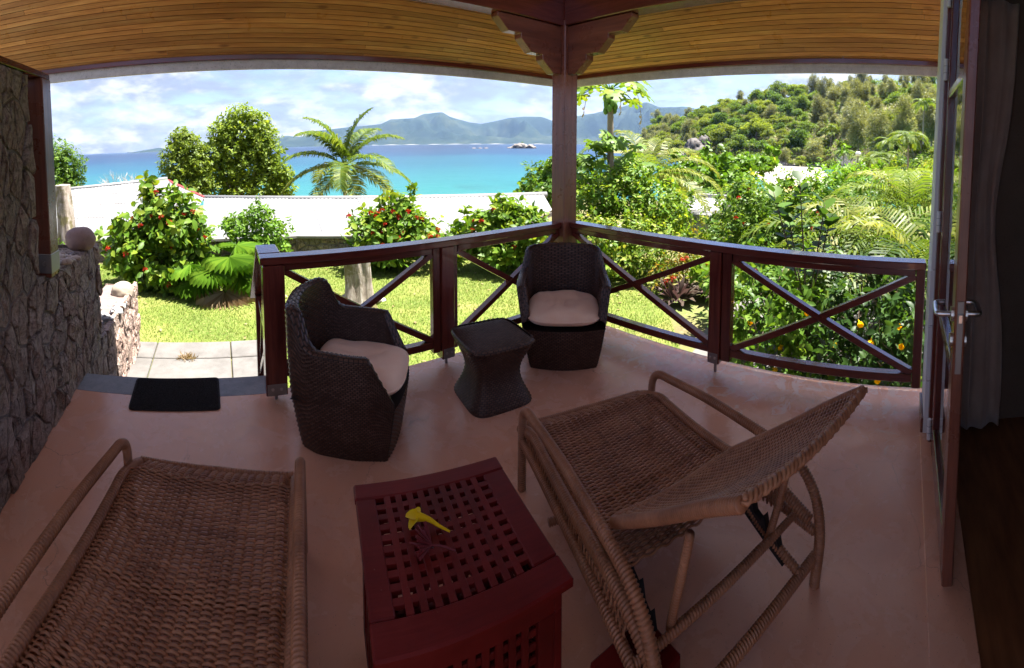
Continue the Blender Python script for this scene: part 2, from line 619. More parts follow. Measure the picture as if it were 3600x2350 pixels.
class MB:
    """collects shapes for one mesh"""
    def __init__(s):
        s.V = []; s.F = []

    def add(s, V, F):
        o = len(s.V)
        s.V += [tuple(v) for v in V]
        s.F += [tuple(i + o for i in f) for f in F]
        return s

    def box(s, lo, hi, ch=.003):
        """box with chamfered edges"""
        lo = np.array(lo, float); hi = np.array(hi, float)
        for i in range(3):
            if lo[i] > hi[i]:
                lo[i], hi[i] = hi[i], lo[i]
        ch = min(ch, .45 * min(hi - lo))
        V, F = chbox(ch, lo, hi)
        return s.add(V, F)

    def bar(s, p0, p1, w, h, up=(0, 0, 1), ch=.003):
        """chamfered bar from p0 to p1; w across, h along up"""
        p0 = Vector(p0); p1 = Vector(p1)
        d = p1 - p0
        L = d.length
        z = d.normalized()
        x = z.cross(Vector(up))
        if x.length < 1e-5:
            x = z.cross(Vector((1, 0, 0)))
        x.normalize()
        y = x.cross(z)
        V, F = chbox(min(ch, .4 * min(w, h)), (-w / 2, -h / 2, 0), (w / 2, h / 2, L))
        return s.add([p0 + x * v[0] + y * v[1] + z * v[2] for v in V], F)

    def tube(s, path, r, n=8, cap=True):
        V, F = tube(path, r, n, cap)
        return s.add(V, F)

    def build(s, name, m, parent=None, smooth=False, loc=None, kind=None):
        return mk(name, s.V, s.F, m, parent, smooth, loc, kind)


def chbox(c, lo, hi):
    V = []
    idx = {}
    for sx in (0, 1):
        for sy in (0, 1):
            for sz in (0, 1):
                for ax in range(3):
                    p = []
                    for i, sg in enumerate((sx, sy, sz)):
                        e = lo[i] if sg == 0 else hi[i]
                        if i != ax:
                            e += c if sg == 0 else -c
                        p.append(e)
                    idx[(sx, sy, sz, ax)] = len(V)
                    V.append(tuple(p))
    F = []
    for ax in range(3):
        a, b = [(1, 2), (2, 0), (0, 1)][ax]
        for sg in (0, 1):
            ring = []
            for (u, v) in ((0, 0), (1, 0), (1, 1), (0, 1)):
                q = [0, 0, 0]; q[ax] = sg; q[a] = u; q[b] = v
                ring.append(idx[(*q, ax)])
            F.append(tuple(ring if sg else ring[::-1]))
        # edges parallel to ax
        for u in (0, 1):
            for v in (0, 1):
                q0 = [0, 0, 0]; q0[a] = u; q0[b] = v; q1 = list(q0); q1[ax] = 1
                f = (idx[(*q0, a)], idx[(*q1, a)], idx[(*q1, b)], idx[(*q0, b)])
                F.append(f if (u ^ v) else f[::-1])
    for sx in (0, 1):
        for sy in (0, 1):
            for sz in (0, 1):
                f = tuple(idx[(sx, sy, sz, ax)] for ax in range(3))
                F.append(f if (sx + sy + sz) % 2 else f[::-1])
    return V, F


def tube(path, r, n=8, cap=True):
    P = np.array(path, float)
    m = len(P)
    R = np.full(m, r) if np.isscalar(r) else np.array(r, float)
    T = np.gradient(P, axis=0)
    T /= np.linalg.norm(T, axis=1)[:, None] + 1e-12
    ref = np.array([0, 0, 1.]) if abs(T[0][2]) < .9 else np.array([1., 0, 0])
    x = np.cross(ref, T[0]); x /= np.linalg.norm(x)
    V = []
    for i in range(m):
        x = x - T[i] * np.dot(x, T[i]); x /= np.linalg.norm(x) + 1e-12
        y = np.cross(T[i], x)
        for a in range(n):
            t = 2 * pi * a / n
            V.append(P[i] + R[i] * (cos(t) * x + sin(t) * y))
    F = []
    for i in range(m - 1):
        for a in range(n):
            b = (a + 1) % n
            F.append((i * n + a, i * n + b, (i + 1) * n + b, (i + 1) * n + a))
    if cap:
        F.append(tuple(range(n))[::-1])
        F.append(tuple((m - 1) * n + a for a in range(n)))
    return V, F


def smooth_path(pts, per=8):
    """Catmull-Rom through pts"""
    P = [np.array(p, float) for p in pts]
    P = [2 * P[0] - P[1]] + P + [2 * P[-1] - P[-2]]
    out = []
    for i in range(1, len(P) - 2):
        for j in range(per):
            t = j / per
            out.append(.5 * ((2 * P[i]) + (-P[i - 1] + P[i + 1]) * t + (2 * P[i - 1] - 5 * P[i] + 4 * P[i + 1] - P[i + 2]) * t * t
                             + (-P[i - 1] + 3 * P[i] - 3 * P[i + 1] + P[i + 2]) * t ** 3))
    out.append(P[-2])
    return np.array(out)


def resample(path, step):
    P = np.array(path)
    d = np.r_[0, np.cumsum(np.linalg.norm(np.diff(P, axis=0), axis=1))]
    k = max(2, int(d[-1] / step) + 1)
    t = np.linspace(0, d[-1], k)
    return np.stack([np.interp(t, d, P[:, i]) for i in range(3)], 1)


def prism(poly, z0, z1):
    """vertical prism from an xy polygon"""
    n_ = len(poly)
    V = [(x, y, z0) for x, y in poly] + [(x, y, z1) for x, y in poly]
    F = [tuple(range(n_))[::-1], tuple(range(n_, 2 * n_))]
    F += [(i, (i + 1) % n_, n_ + (i + 1) % n_, n_ + i) for i in range(n_)]
    return V, F


def pol(az, r, z):
    a = radians(az)
    return (r * sin(a), r * cos(a), z)


def pel(az, r, el):
    return pol(az, r, EYE + r * math.tan(radians(el)))


def blob(name, m, c, s, parent=None, seed=0, sub=3, rough=.12, freq=1.6, flat=0.):
    """boulder or pebble: displaced sphere; c centre, s half sizes"""
    bm = bmesh.new()
    bmesh.ops.create_icosphere(bm, subdivisions=sub, radius=1)
    from mathutils import noise as mn
    off = Vector((seed * 3.17, seed * 1.31, seed * .77))
    for v in bm.verts:
        d = v.co.normalized()
        q = 1 + rough * (mn.noise(d * freq + off) + .5 * mn.noise(d * freq * 2.3 + off) + .25 * mn.noise(d * freq * 5 + off))
        z = d.z * q
        if flat and z < -flat:
            z = -flat + (z + flat) * .2
        v.co = (d.x * q * s[0], d.y * q * s[1], z * s[2])
    me = bpy.data.meshes.new(name)
    bm.to_mesh(me); bm.free()
    me.polygons.foreach_set('use_smooth', np.ones(len(me.polygons), dtype=bool))
    me.materials.append(MATS[m])
    return ob(name, me, parent, c)
# ================================================================ THE PORCH
XL = -.98                      # face of the stone side wall
DOORY = -.165                  # line of the house wall
XE, YE, ZE = 3.60, 3.57, 2.206  # eave lines and underside of the fascia
GZ = -.70                      # garden level

# floor slab, nosing strip, steps
V, F = prism([(XL - .3, DOORY), (2.895, DOORY), (2.895, 2.765), (.262, 2.765), (.262, 2.725), (XL - .3, 2.725)], -.22, 0)
struct('floor', V, F, 'floor')
V, F = prism([(XL - .05, 2.7255), (.2615, 2.7255), (.2615, 2.945), (XL - .05, 2.945)], -.16, .0015)
struct('step_nosing', V, F, 'grey_cement')
for i in range(3):
    V, F = prism([(XL - .05, 2.60 + .30 * i), (.262, 2.60 + .30 * i), (.262, 3.24 + .30 * i), (XL - .05, 3.24 + .30 * i)], GZ - .1, -.175 * (i + 1))
    struct('step', V, F, 'grey_cement')
V, F = prism([(.2, 2.0), (2.88, 2.0), (2.88, 2.755), (.2, 2.755)], GZ - .1, -.222)
struct('plinth', V, F, 'render_grey')
V, F = prism([(2.0, DOORY), (2.885, DOORY), (2.885, 2.0), (2.0, 2.0)], GZ - .1, -.223)
struct('plinth', V, F, 'render_grey')
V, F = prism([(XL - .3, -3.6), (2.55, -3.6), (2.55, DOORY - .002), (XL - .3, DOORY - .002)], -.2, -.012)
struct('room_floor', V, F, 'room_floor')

# ---------------------------------------------------------------- posts, beams, brackets
t = thing('corner_post', 'red brown square timber post at the corner of the balustrade', 'post', (2.69, 2.68, 0))
MB().box((-.078, -.078, .03), (.078, .078, 2.60), .006).build('shaft', 'post_wood_z', t)
MB().box((-.06, -.06, 0), (.06, .06, .03), .003).build('foot_plate', 'dull_steel', t)


def bracket(axis, label):
    """stepped bracket under the beam, profile cut in a 90 mm thick board"""
    steps = [(.0, .155), (.10, .155), (.245, .29 - .04), (.247, .295), (.36, .295), (.49, .39), (.492, .43), (.62, .43), (.72, .52), (.725, .60), (0, .60)]
    # (distance from post, height above 2.0)
    prof = [(0, 2.155), (.085, 2.155), (.205, 2.252), (.207, 2.295), (.325, 2.296), (.43, 2.392), (.432, 2.430), (.556, 2.428), (.654, 2.522), (.658, 2.5515), (0, 2.5515)]
    hw = .045
    V = []
    for s_ in (-hw, hw):
        for d, z in prof:
            V.append((-d, s_, z) if axis == 'x' else (s_, -d, z))
    k = len(prof)
    F = [tuple(range(k)), tuple(range(2 * k - 1, k - 1, -1))]
    F += [(i, k + i, k + (i + 1) % k, (i + 1) % k) for i in range(k)]
    loc = (2.611, 2.69, 0) if axis == 'x' else (2.69, 2.601, 0)
    o = mk('beam_bracket', V, F, 'post_wood_x' if axis == 'x' else 'post_wood_y', None, loc=loc)
    b = o.modifiers.new('bevel', 'BEVEL'); b.width = .004; b.segments = 1; b.limit_method = 'ANGLE'
    bpy.context.view_layer.update()
    tag(o, label, 'bracket')
    return o


bracket('x', 'stepped dark red timber bracket on the left side of the corner post')
bracket('y', 'stepped dark red timber bracket on the right side of the corner post')
tag(MB().box((-.55, 2.62, 2.553), (2.775, 2.76, 2.80), .006).build('roof_beam', 'dark_wood_x'),
    'dark timber roof beam running left from the corner post', 'beam')
tag(MB().box((2.615, -.60, 2.554), (2.77, 2.618, 2.80), .006).build('roof_beam', 'dark_wood_y'),
    'dark timber roof beam running right from the corner post to the house', 'beam')
tag(MB().bar((2.62, 2.61, 2.86), (.9, .9, 4.6), .10, .16).build('hip_rafter', 'dark_wood_y'), 'dark hip rafter rising inwards above the corner post', 'rafter')

t = thing('wall_post', 'dark timber post standing on the stone wall at far left', 'post', (-1.05, 2.42, 0))
MB().box((-.068, -.065, .86), (.068, .065, 2.035), .005).build('shaft', 'post_wood_z', t)
MB().box((-.072, -.069, .885), (.072, .069, 1.0), .003).build('shoe', 'dull_steel', t)
MB().tube([(.03, -.0695, .945), (.03, -.083, .945)], .012, 8).build('bolt', 'steel', t)
MB().tube([(0, 0, .80), (0, 0, .884)], .012, 8).build('pin', 'dull_steel', t)

# ---------------------------------------------------------------- ceiling boards, fascia
SL = radians(48)
CW = .0405                                  # visible board width
ceil = thing('porch_ceiling', 'honey coloured pine board ceiling sloping up from the eaves', 'ceiling')
ceil['kind'] = 'structure'
del ceil['category']
NROW = 34
rr = random.Random(3)


def plank(side, a0, a1, i, mitre0=False, mitre1=False):
    """one ceiling board on row i; a0..a1 along the eave"""
    g = .0022
    V = []
    for up in (0, .012):
        for (q, w) in ((0, g), (0, CW - g), (1, CW - g), (1, g)):
            s_ = i * CW + w
            inn = .035 + s_ * cos(SL)
            z = ZE + .10 + s_ * sin(SL)
            a = a1 if q else a0
            if side == 'L':
                if q and mitre1:
                    a = XE - inn
                V.append((a - sin(SL) * 0, YE - inn + up * sin(SL), z + up * cos(SL)))
            else:
                if q and mitre1:
                    a = YE - inn
                V.append((XE - inn + up * sin(SL), a, z + up * cos(SL)))
    F = [(0, 1, 2, 3), (7, 6, 5, 4), (0, 4, 5, 1), (1, 5, 6, 2), (2, 6, 7, 3), (3, 7, 4, 0)]
    if side == 'R':
        F = [f[::-1] for f in F]
    mk('plank', V, F, 'pine_x' if side == 'L' else 'pine_y', ceil)


for side in 'LR':
    lo = -2.15 if side == 'L' else -.60
    for i in range(NROW):
        inn = .035 + (i + .5) * CW * cos(SL)
        hi = (XE if side == 'L' else YE) - inn
        a = lo
        first = True
        while a < hi - .01:
            L = rr.uniform(.5, 2.6) if first else rr.uniform(1.5, 3.1)
            first = False
            e = a + L
            last = e > hi - .5
            plank(side, a + .0012, hi if last else e - .0012, i, False, last)
            a = hi if last else e
# dark backing above the boards and the upper ceiling
B0 = .05
zt = ZE + .10 + .013
r_in = 2.75
V = [(-2.15, YE - B0 + .01, zt), (XE - B0 + .01, YE - B0 + .01, zt), (XE - r_in, YE - r_in, zt + (r_in - B0) * math.tan(SL)), (-2.15, YE - r_in, zt + (r_in - B0) * math.tan(SL))]
V2 = [(XE - B0 + .01, -.60, zt), (XE - r_in, -.60, zt + (r_in - B0) * math.tan(SL))]
Vb = [(x, y, z + .02) for x, y, z in V + V2]
mk('roof_deck', Vb, [(0, 1, 2, 3), (1, 4, 5, 2)], 'roof_brown', ceil)
mk('ridge_deck', [(-2.15, YE - r_in, Vb[2][2]), (XE - r_in, YE - r_in, Vb[2][2]), (XE - r_in, -.60, Vb[2][2]), (-2.15, -.60, Vb[2][2])], [(0, 1, 2, 3)], 'pine_x', ceil)
for i, (p0, p1) in enumerate((((-2.15, YE - .03, 0), (XE - .0, YE, 0)), ((XE - .03, -.60, 0), (XE, YE - .0305, 0)))):
    tag(MB().box((p0[0], p0[1], ZE), (p1[0], p1[1], ZE + .078), .003).build('fascia_board', 'fascia'),
        ['speckled grey fascia board along the left eave', 'speckled grey fascia board along the right eave'][i], 'fascia')
MB().box((-2.15, YE - .066, ZE + .073), (XE - .031, YE - .0305, ZE + .112), .003).build('eave_trim', 'dark_wood_x', ceil)
MB().box((XE - .066, -.60, ZE + .0735), (XE - .0305, YE - .067, ZE + .1125), .003).build('eave_trim', 'dark_wood_y', ceil)
tag(MB().box((XL - .14, .85, 2.036), (XL - .012, 2.50, 2.0745), .004).build('wall_plate', 'dark_wood_y'), 'thin dark timber plate on top of the high stone wall at far left', 'timber plate')

# ---------------------------------------------------------------- balustrade
def balustrade(name, label, axis, base, spans, posts, cap0, cap1):
    """axis 'x': runs along x at y=base (outer side +y); axis 'y': along y at x=base"""
    t = thing(name, label, 'railing')
    wd = 'dark_wood_' + axis
    oth = 'dark_wood_z'

    def bx(a0, a1, b0, b1, z0, z1, nm, mat, ch=.004):
        lo, hi = ((a0, b0, z0), (a1, b1, z1)) if axis == 'x' else ((b0, a0, z0), (b1, a1, z1))
        return MB().box(lo, hi, ch).build(nm, mat, t)

    bx(cap0, cap1, base - .012, base + .108, .855, .902, 'cap_rail', wd, .006)
    for (a0, a1) in spans:
        bx(a0, a1, base + .02, base + .07, .808, .8535, 'upper_rail', wd)
        bx(a0, a1, base + .012, base + .075, .138, .188, 'lower_rail', wd)
        p = [(a0, .19), (a1, .806), (a0, .806), (a1, .19)]
        q = [(a, base + .046, z) if axis == 'x' else (base + .046, a, z) for a, z in p]
        MB().bar(q[0], q[1], .052, .040, (0, 0, 1)).build('brace', wd, t)
        MB().bar(q[2], q[3], .047, .0405, (0, 0, 1)).build('brace', wd, t)
    for (a0, a1, b0, b1, z0) in posts:
        o = bx(a0, a1, base + b0, base + b1, z0, .8535, 'post', oth)
        if z0 < .08:
            am, bm_ = (a0 + a1) / 2, base + (b0 + b1) / 2
            c = (am, bm_) if axis == 'x' else (bm_, am)
            MB().tube([(c[0], c[1], 0), (c[0], c[1], z0 + .01)], .011, 8).build('foot_pin', 'dull_steel', o)
            fa = ((a0 + .008, base + b0 - .0035, z0 + .004), (a1 - .008, base + b0 - .0004, z0 + .075))
            lo, hi = fa if axis == 'x' else ((fa[0][1], fa[0][0], fa[0][2]), (fa[1][1], fa[1][0], fa[1][2]))
            MB().box(lo, hi, .001).build('foot_bracket', 'dull_steel', o)
            for dz in (.3, .7):
                cc = (a0 + (a1 - a0) * dz, base + b0 - .0036, z0 + .045)
                c1 = (cc[0], cc[1] - .006, cc[2])
                if axis == 'y':
                    cc = (cc[1], cc[0], cc[2]); c1 = (c1[1], c1[0], c1[2])
                MB().tube([cc, c1], .009, 8).build('bolt', 'steel', o)
    return t


bl = balustrade('balustrade', 'dark red timber balustrade with crossed braces on the left of the corner post', 'x', 2.637,
                [(.372, 1.397), (1.605, 2.612)],
                [(.238, .372, -.03, .07, .045), (1.40, 1.458, .02, .072, .10), (1.46, 1.562, -.002, .085, .05), (1.5635, 1.603, .025, .072, .10)],
                .225, 2.612)
br = balustrade('balustrade', 'dark red timber balustrade with crossed braces between corner post and house', 'y', 2.687,
                [(-.082, 1.122), (1.285, 2.600)],
                [(-.142, -.086, .012, .075, .10), (1.125, 1.194, .012, .075, .10), (1.196, 1.283, -.006, .085, .075)],
                -.145, 2.60)
# little stair balustrade that goes down to the garden
t = thing('stair_railing', 'narrow timber stair railing sloping down from the end of the balustrade', 'railing')
MB().box((.226, 2.7465, .857), (.366, 2.99, .904), .006).build('cap_rail', 'dark_wood_y', t)
MB().bar((.29, 2.985, .872), (.29, 3.72, .30), .13, .045).build('sloping_cap', 'dark_wood_y', t)
MB().box((.262, 2.93, -.12), (.342, 3.01, .85), .004).build('post', 'dark_wood_z', t)
MB().box((.262, 3.60, GZ), (.342, 3.68, .33), .004).build('post', 'dark_wood_z', t)
MB().bar((.30, 3.0, .17), (.30, 3.62, -.33), .05, .05).build('lower_rail', 'dark_wood_y', t)
MB().bar((.30, 3.005, .80), (.30, 3.61, -.27), .042, .042).build('brace', 'dark_wood_y', t)
MB().bar((.30, 3.005, .22), (.30, 3.61, .30), .040, .040).build('brace', 'dark_wood_y', t)

# ---------------------------------------------------------------- stone side wall
def clip(poly, nx, ny, d):
    out = []
    for i in range(len(poly)):
        a, b = poly[i], poly[(i + 1) % len(poly)]
        da, db = a[0] * nx + a[1] * ny - d, b[0] * nx + b[1] * ny - d
        if da <= 0:
            out.append(a)
        if (da < 0 < db) or (db < 0 < da):
            t_ = da / (da - db)
            out.append((a[0] + (b[0] - a[0]) * t_, a[1] + (b[1] - a[1]) * t_))
    return out


def voronoi(u0, u1, v0, v1, nu, nv, rnd, jit=.42):
    du, dv = (u1 - u0) / nu, (v1 - v0) / nv
    pts = []
    for j in range(nv):
        for i in range(nu):
            pts.append((u0 + (i + .5 + .5 * (j % 2) - .25 + rnd.uniform(-jit, jit)) * du, v0 + (j + .5 + rnd.uniform(-jit, jit)) * dv))
    k = du / dv                              # anisotropic metric so that cells follow the grid's shape
    out = []
    for p in pts:
        poly = [(u0, v0 * k), (u1, v0 * k), (u1, v1 * k), (u0, v1 * k)]
        for q in pts:
            if q is p or abs(q[0] - p[0]) > 3.2 * du or abs(q[1] - p[1]) > 3.2 * dv:
                continue
            nx, ny = q[0] - p[0], (q[1] - p[1]) * k
            mx, my = (p[0] + q[0]) / 2, (p[1] + q[1]) / 2 * k
            poly = clip(poly, nx, ny, nx * mx + ny * my)
            if len(poly) < 3:
                break
        if len(poly) >= 3:
            out.append([(a, b / k) for a, b in poly])
    return out


def stone_piece(poly, to3, rnd, gap, proud, depth, name, m, parent):
    """one stone: polygon -> rough pillow with its own edges; to3(u,v,d) gives the point d in front of the wall"""
    c = np.mean(poly, axis=0)
    P = []
    # subdivide edges and jitter so outlines are ragged
    for i in range(len(poly)):
        a = np.array(poly[i]); b = np.array(poly[(i + 1) % len(poly)])
        if np.linalg.norm(b - a) < 1e-4:
            continue
        P.append(a)
        if np.linalg.norm(b - a) > .10:
            e = b - a
            nn = np.array((-e[1], e[0])) / np.linalg.norm(e)
            P.append(a + e * rnd.uniform(.35, .65) + nn * rnd.uniform(-.012, .008))
    P = np.array(P)
    if len(P) < 3:
        return None
    rad = np.linalg.norm(P - c, axis=1)

    def ring(inset):
        k_ = np.maximum(.15, 1 - inset / np.maximum(rad, .02))[:, None]
        return c + (P - c) * k_
    k = len(P)
    pr = rnd.uniform(*proud)
    r0, r1, r2 = ring(gap), ring(gap + .008), ring(gap + .035 + .02 * rnd.random())
    tilt = (rnd.uniform(-.25, .25), rnd.uniform(-.15, .15))
    V = [to3(a, b, -depth) for a, b in r0]
    V += [to3(a, b, pr * .62 + rnd.uniform(-.004, .004)) for a, b in r1]
    V += [to3(a, b, pr + (a - c[0]) * tilt[0] * .3 + (b - c[1]) * tilt[1] * .3 + rnd.uniform(-.010, .010)) for a, b in r2]
    V.append(to3(c[0], c[1], pr + rnd.uniform(-.006, .014)))
    F = []
    for i in range(k):
        j = (i + 1) % k
        F += [(i, j, k + j, k + i), (k + i, k + j, 2 * k + j, 2 * k + i), (2 * k + i, 2 * k + j, 3 * k)]
    return mk(name, V, F, m, parent)


def stones(parent, u0, u1, v0, v1, nu, nv, to3, seed, m='wall_stone', gap=.0035, proud=(.004, .034), depth=.03):
    rnd = random.Random(seed)
    for poly in voronoi(u0, u1, v0, v1, nu, nv, rnd):
        stone_piece(poly, to3, rnd, gap, proud, depth, 'stone', m, parent)


sw = thing('stone_wall', 'rough grey stone wall stepping down along the left side of the porch', 'wall')
TH = .40
core = MB()
core.box((XL - TH, .85, -.2), (XL - .028, 2.19, 2.03), .01)
core.box((XL - TH, 2.19, GZ - .1), (XL - .028, 3.39, .80), .01)
core.box((XL - TH, 3.39, GZ - .1), (XL - .028, 4.95, .03), .01)
core.build('mortar_core', 'mortar', sw)
fx = lambda u, v, d: (XL - .028 + d, u, v)
stones(sw, .9, 2.20, -.02, 2.035, 9, 10, fx, 5)
stones(sw, 2.20, 3.40, -.02, .86, 8, 5, fx, 6)
stones(sw, 2.93, 3.40, GZ, -.02, 3, 3, fx, 9)
stones(sw, 3.40, 4.96, GZ, .07, 9, 4, fx, 7)
# outer ends and tops
stones(sw, XL - TH, XL - .03, .04, .84, 2, 4, lambda u, v, d: (u, 3.39 + d, v), 12)
stones(sw, XL - TH, XL - .03, GZ, .04, 2, 4, lambda u, v, d: (u, 4.95 + d, v), 13)
stones(sw, XL - TH, XL - .03, 2.2, 3.39, 2, 6, lambda u, v, d: (u, v, .80 + d + .10 * max(0, (2.75 - v)) - .06 * (v - 2.75)), 14, proud=(.01, .05))
stones(sw, XL - TH, XL - .03, 3.40, 4.95, 2, 7, lambda u, v, d: (u, v, .055 + d - .10 * (v - 3.4)), 15, proud=(.01, .05))

tag(blob('boulder', 'rock_brown', (-1.06, 3.14, .935), (.118, .118, .094), seed=3, sub=4, rough=.09, freq=1.1), 'smooth brown egg shaped boulder on the upper step of the stone wall', 'boulder')
tag(blob('boulder', 'rock_pale', (-1.10, 4.62, .06), (.128, .12, .105), seed=8, sub=4, rough=.10, freq=1.1), 'pale sunlit boulder on the lower step of the stone wall', 'boulder')
rp = random.Random(21)
for i in range(16):
    y = rp.uniform(2.30, 2.98)
    x = rp.uniform(-1.20, -1.01) if y > 2.55 else rp.uniform(-.985, -1.0)
    if y < 2.55:
        y += .28
    s_ = rp.uniform(.016, .036)
    z = .865 + .10 * max(0, (2.75 - y)) - .06 * (y - 2.75)
    tag(blob('pebble', 'pebble', (x, y, z + s_ * .3), (s_ * rp.uniform(.9, 1.7), s_ * rp.uniform(.8, 1.2), s_ * .7), seed=30 + i, sub=2, rough=.2),
        'small beach pebble lying on the upper step of the stone wall', 'pebble', 'pebbles on the upper wall step')
for i in range(12):
    y = rp.uniform(3.75, 4.45)
    s_ = rp.uniform(.022, .05)
    tag(blob('coral_piece', 'coral', (rp.uniform(-1.25, -1.02), y, .105 - .10 * (y - 3.4) + s_ * .3), (s_ * rp.uniform(.8, 1.5), s_, s_ * .75), seed=60 + i, sub=3, rough=.5, freq=3),
        'white coral piece lying on the lower step of the stone wall', 'coral', 'coral pieces on the lower wall step')

# ---------------------------------------------------------------- house wall, door, curtain, room
hw = thing('house_wall', 'white boarded house wall at the end of the right balustrade', 'wall', (0, 0, 0))
zz = [-.2, .30, .615, .93, 2.75]
for i in range(4):
    MB().box((2.415, DOORY - .12, zz[i] + .002), (2.688 - .001 * i, DOORY + (.012 if i < 3 else .008), zz[i + 1] - .002), .003).build('board', 'white_paint', hw)
MB().box((2.42, DOORY - .11, -.2), (2.68, DOORY - .002, 2.74), .002).build('wall_core', 'grey_cement', hw)
MB().box((2.42, DOORY + .0125, 0.001), (2.69, DOORY + .027, .085), .003).build('skirting', 'dark_wood_x', hw)
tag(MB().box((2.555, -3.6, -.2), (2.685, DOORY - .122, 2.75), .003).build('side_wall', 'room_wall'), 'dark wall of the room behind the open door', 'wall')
tag(MB().box((.30, -3.602, -.2), (.36, -.5, 2.75), .003).build('light_block_wall', 'room_wall'), 'unseen added wall that keeps daylight out of the room behind the door', 'wall')  # added out of view to block daylight from the curtain and room
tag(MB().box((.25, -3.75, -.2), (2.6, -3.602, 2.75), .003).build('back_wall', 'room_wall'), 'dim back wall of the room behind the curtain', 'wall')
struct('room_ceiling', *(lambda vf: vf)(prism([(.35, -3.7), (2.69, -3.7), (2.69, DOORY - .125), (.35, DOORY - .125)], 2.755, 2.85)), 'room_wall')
# door frame and glazed leaf
fr = thing('door_frame', 'dark red timber door frame against the white house wall', 'door frame')
MB().box((2.335, DOORY - .10, .0), (2.4135, DOORY - .012, 2.62), .004).build('jamb', 'dark_wood_z', fr)
MB().box((2.29, DOORY - .085, .0), (2.3345, DOORY - .03, 2.62), .004).build('stop', 'dark_wood_z', fr)
MB().box((.9, DOORY - .10, 2.621), (2.4135, DOORY - .012, 2.70), .004).build('head', 'dark_wood_x', fr)
MB().box((.2, DOORY - .13, -.011), (2.4135, DOORY + .03, .006), .003).build('sill', 'floor', fr)
dl = thing('glazed_door', 'glazed timber door leaf with steel handle in dark red frame', 'door')
x0, x1, yd0, yd1 = 1.52, 2.288, DOORY - .065, DOORY - .025
MB().box((x0, yd0, .015), (x0 + .095, yd1, 2.60), .005).build('stile', 'post_wood_z', dl)
MB().box((x1 - .085, yd0, .015), (x1, yd1, 2.60), .005).build('stile', 'dark_wood_z', dl)
for z0, z1 in ((.015, .16), (.755, .815), (1.86, 1.90), (2.51, 2.60)):
    MB().box((x0 + .0955, yd0 + .001, z0), (x1 - .0855, yd1 - .001, z1), .004).build('rail', 'dark_wood_x', dl)
for z0, z1 in ((.16, .755), (.815, 1.86), (1.90, 2.51)):
    MB().box((x0 + .094, yd0 + .016, z0), (x1 - .084, yd0 + .022, z1), .0005).build('pane', 'door_glass', dl)
for z in (.10, 1.22, 2.02, 2.40):
    h_ = MB().tube([(x1 + .012, yd1 + .012, z - .055), (x1 + .012, yd1 + .012, z + .055)], .011, 10).build('hinge', 'white_paint', dl)
    for q in (-.018, .018):
        MB().tube([(x1 + .012, yd1 + .012, z + q - .001), (x1 + .012, yd1 + .012, z + q + .001)], .0122, 10).build('hinge_ring', 'dull_steel', h_)
for sgn, yy in ((1, yd1), (-1, yd0)):
    xc = x0 + .045
    MB().tube([(xc, yy, 1.0), (xc, yy + sgn * .010, 1.0)], .026, 16).build('rose', 'steel', dl)
    pts = smooth_path([(xc, yy + sgn * .008, 1.0), (xc, yy + sgn * .048, 1.0), (xc + .012, yy + sgn * .060, 1.0), (xc + .10, yy + sgn * .060, 1.0), (xc + .122, yy + sgn * .052, 1.0), (xc + .128, yy + sgn * .02, 1.0)], 6)
    MB().tube(pts, .0095, 10).build('lever_handle', 'steel', dl, True)
    MB().tube([(xc, yy, .905), (xc, yy + sgn * .010, .905)], .024, 16).build('cylinder_rose', 'steel', dl)
lp = MB().box((x0 - .0035, yd0 + .009, .80), (x0 - .0004, yd1 - .009, 1.06), .001).build('lock_plate', 'dull_steel', dl)
MB().box((x0 - .012, yd0 + .013, .985), (x0 - .0036, yd1 - .013, 1.015), .001).build('latch', 'steel', lp)


def curtain(name, label, x0, x1, y0, y1, amp, folds, seed):
    rn = random.Random(seed)
    nu, nz = folds * 10, 26
    V = []
    ph = [rn.uniform(-.5, .5) for _ in range(folds + 2)]
    for j in range(nz + 1):
        z = .03 + (2.45 - .03) * j / nz
        for i in range(nu + 1):
            s_ = i / nu
            k = 1 - .35 * math.exp(-((z - 1.25) / .5) ** 2)
            x = x0 + (x1 - x0) * s_
            w = s_ * folds
            a = amp * (.65 + .35 * sin(w * 1.7 + seed)) * (1.1 - .25 * z / 2.4)
            y = y0 + (y1 - y0) * (s_ * k + (1 - k) * .1) + .3 * a * cos(2 * pi * w)
            V.append((x + a * sin(2 * pi * w + ph[int(w)] + .25 * sin(z * 2 + w)) + .012 * sin(5 * z + 3 * w), y, z))
    F = np.array([(j * (nu + 1) + i, j * (nu + 1) + i + 1, (j + 1) * (nu + 1) + i + 1, (j + 1) * (nu + 1) + i) for j in range(nz) for i in range(nu)])
    o = mk(name, V, F, 'curtain', smooth=True)
    sm = o.modifiers.new('thick', 'SOLIDIFY'); sm.thickness = .003
    return tag(o, label, 'curtain')


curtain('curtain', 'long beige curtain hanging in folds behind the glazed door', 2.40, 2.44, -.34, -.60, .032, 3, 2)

# ribbed mat
t = thing('door_mat', 'dark ribbed rubber mat lying at the top of the steps', 'mat', (-.333, 2.752, 0), radians(2))
hw_, hd_ = .283, .186
pl = []
for cx, cy_, a0 in ((hw_ - .03, hd_ - .03, 0), (-hw_ + .03, hd_ - .03, 90), (-hw_ + .03, -hd_ + .03, 180), (hw_ - .03, -hd_ + .03, 270)):
    for a in range(0, 91, 30):
        pl.append((cx + .03 * cos(radians(a0 + a)), cy_ + .03 * sin(radians(a0 + a))))
V, F = prism(pl, .002, .008)
mk('backing', V, F, 'door_mat', t)
for i in range(30):
    y = -hd_ + .012 + i * (2 * hd_ - .024) / 29
    MB().bar((-hw_ + .012, y, .0075), (hw_ - .012, y, .0075), .0075, .008, ch=.002).build('rib', 'door_mat', t)
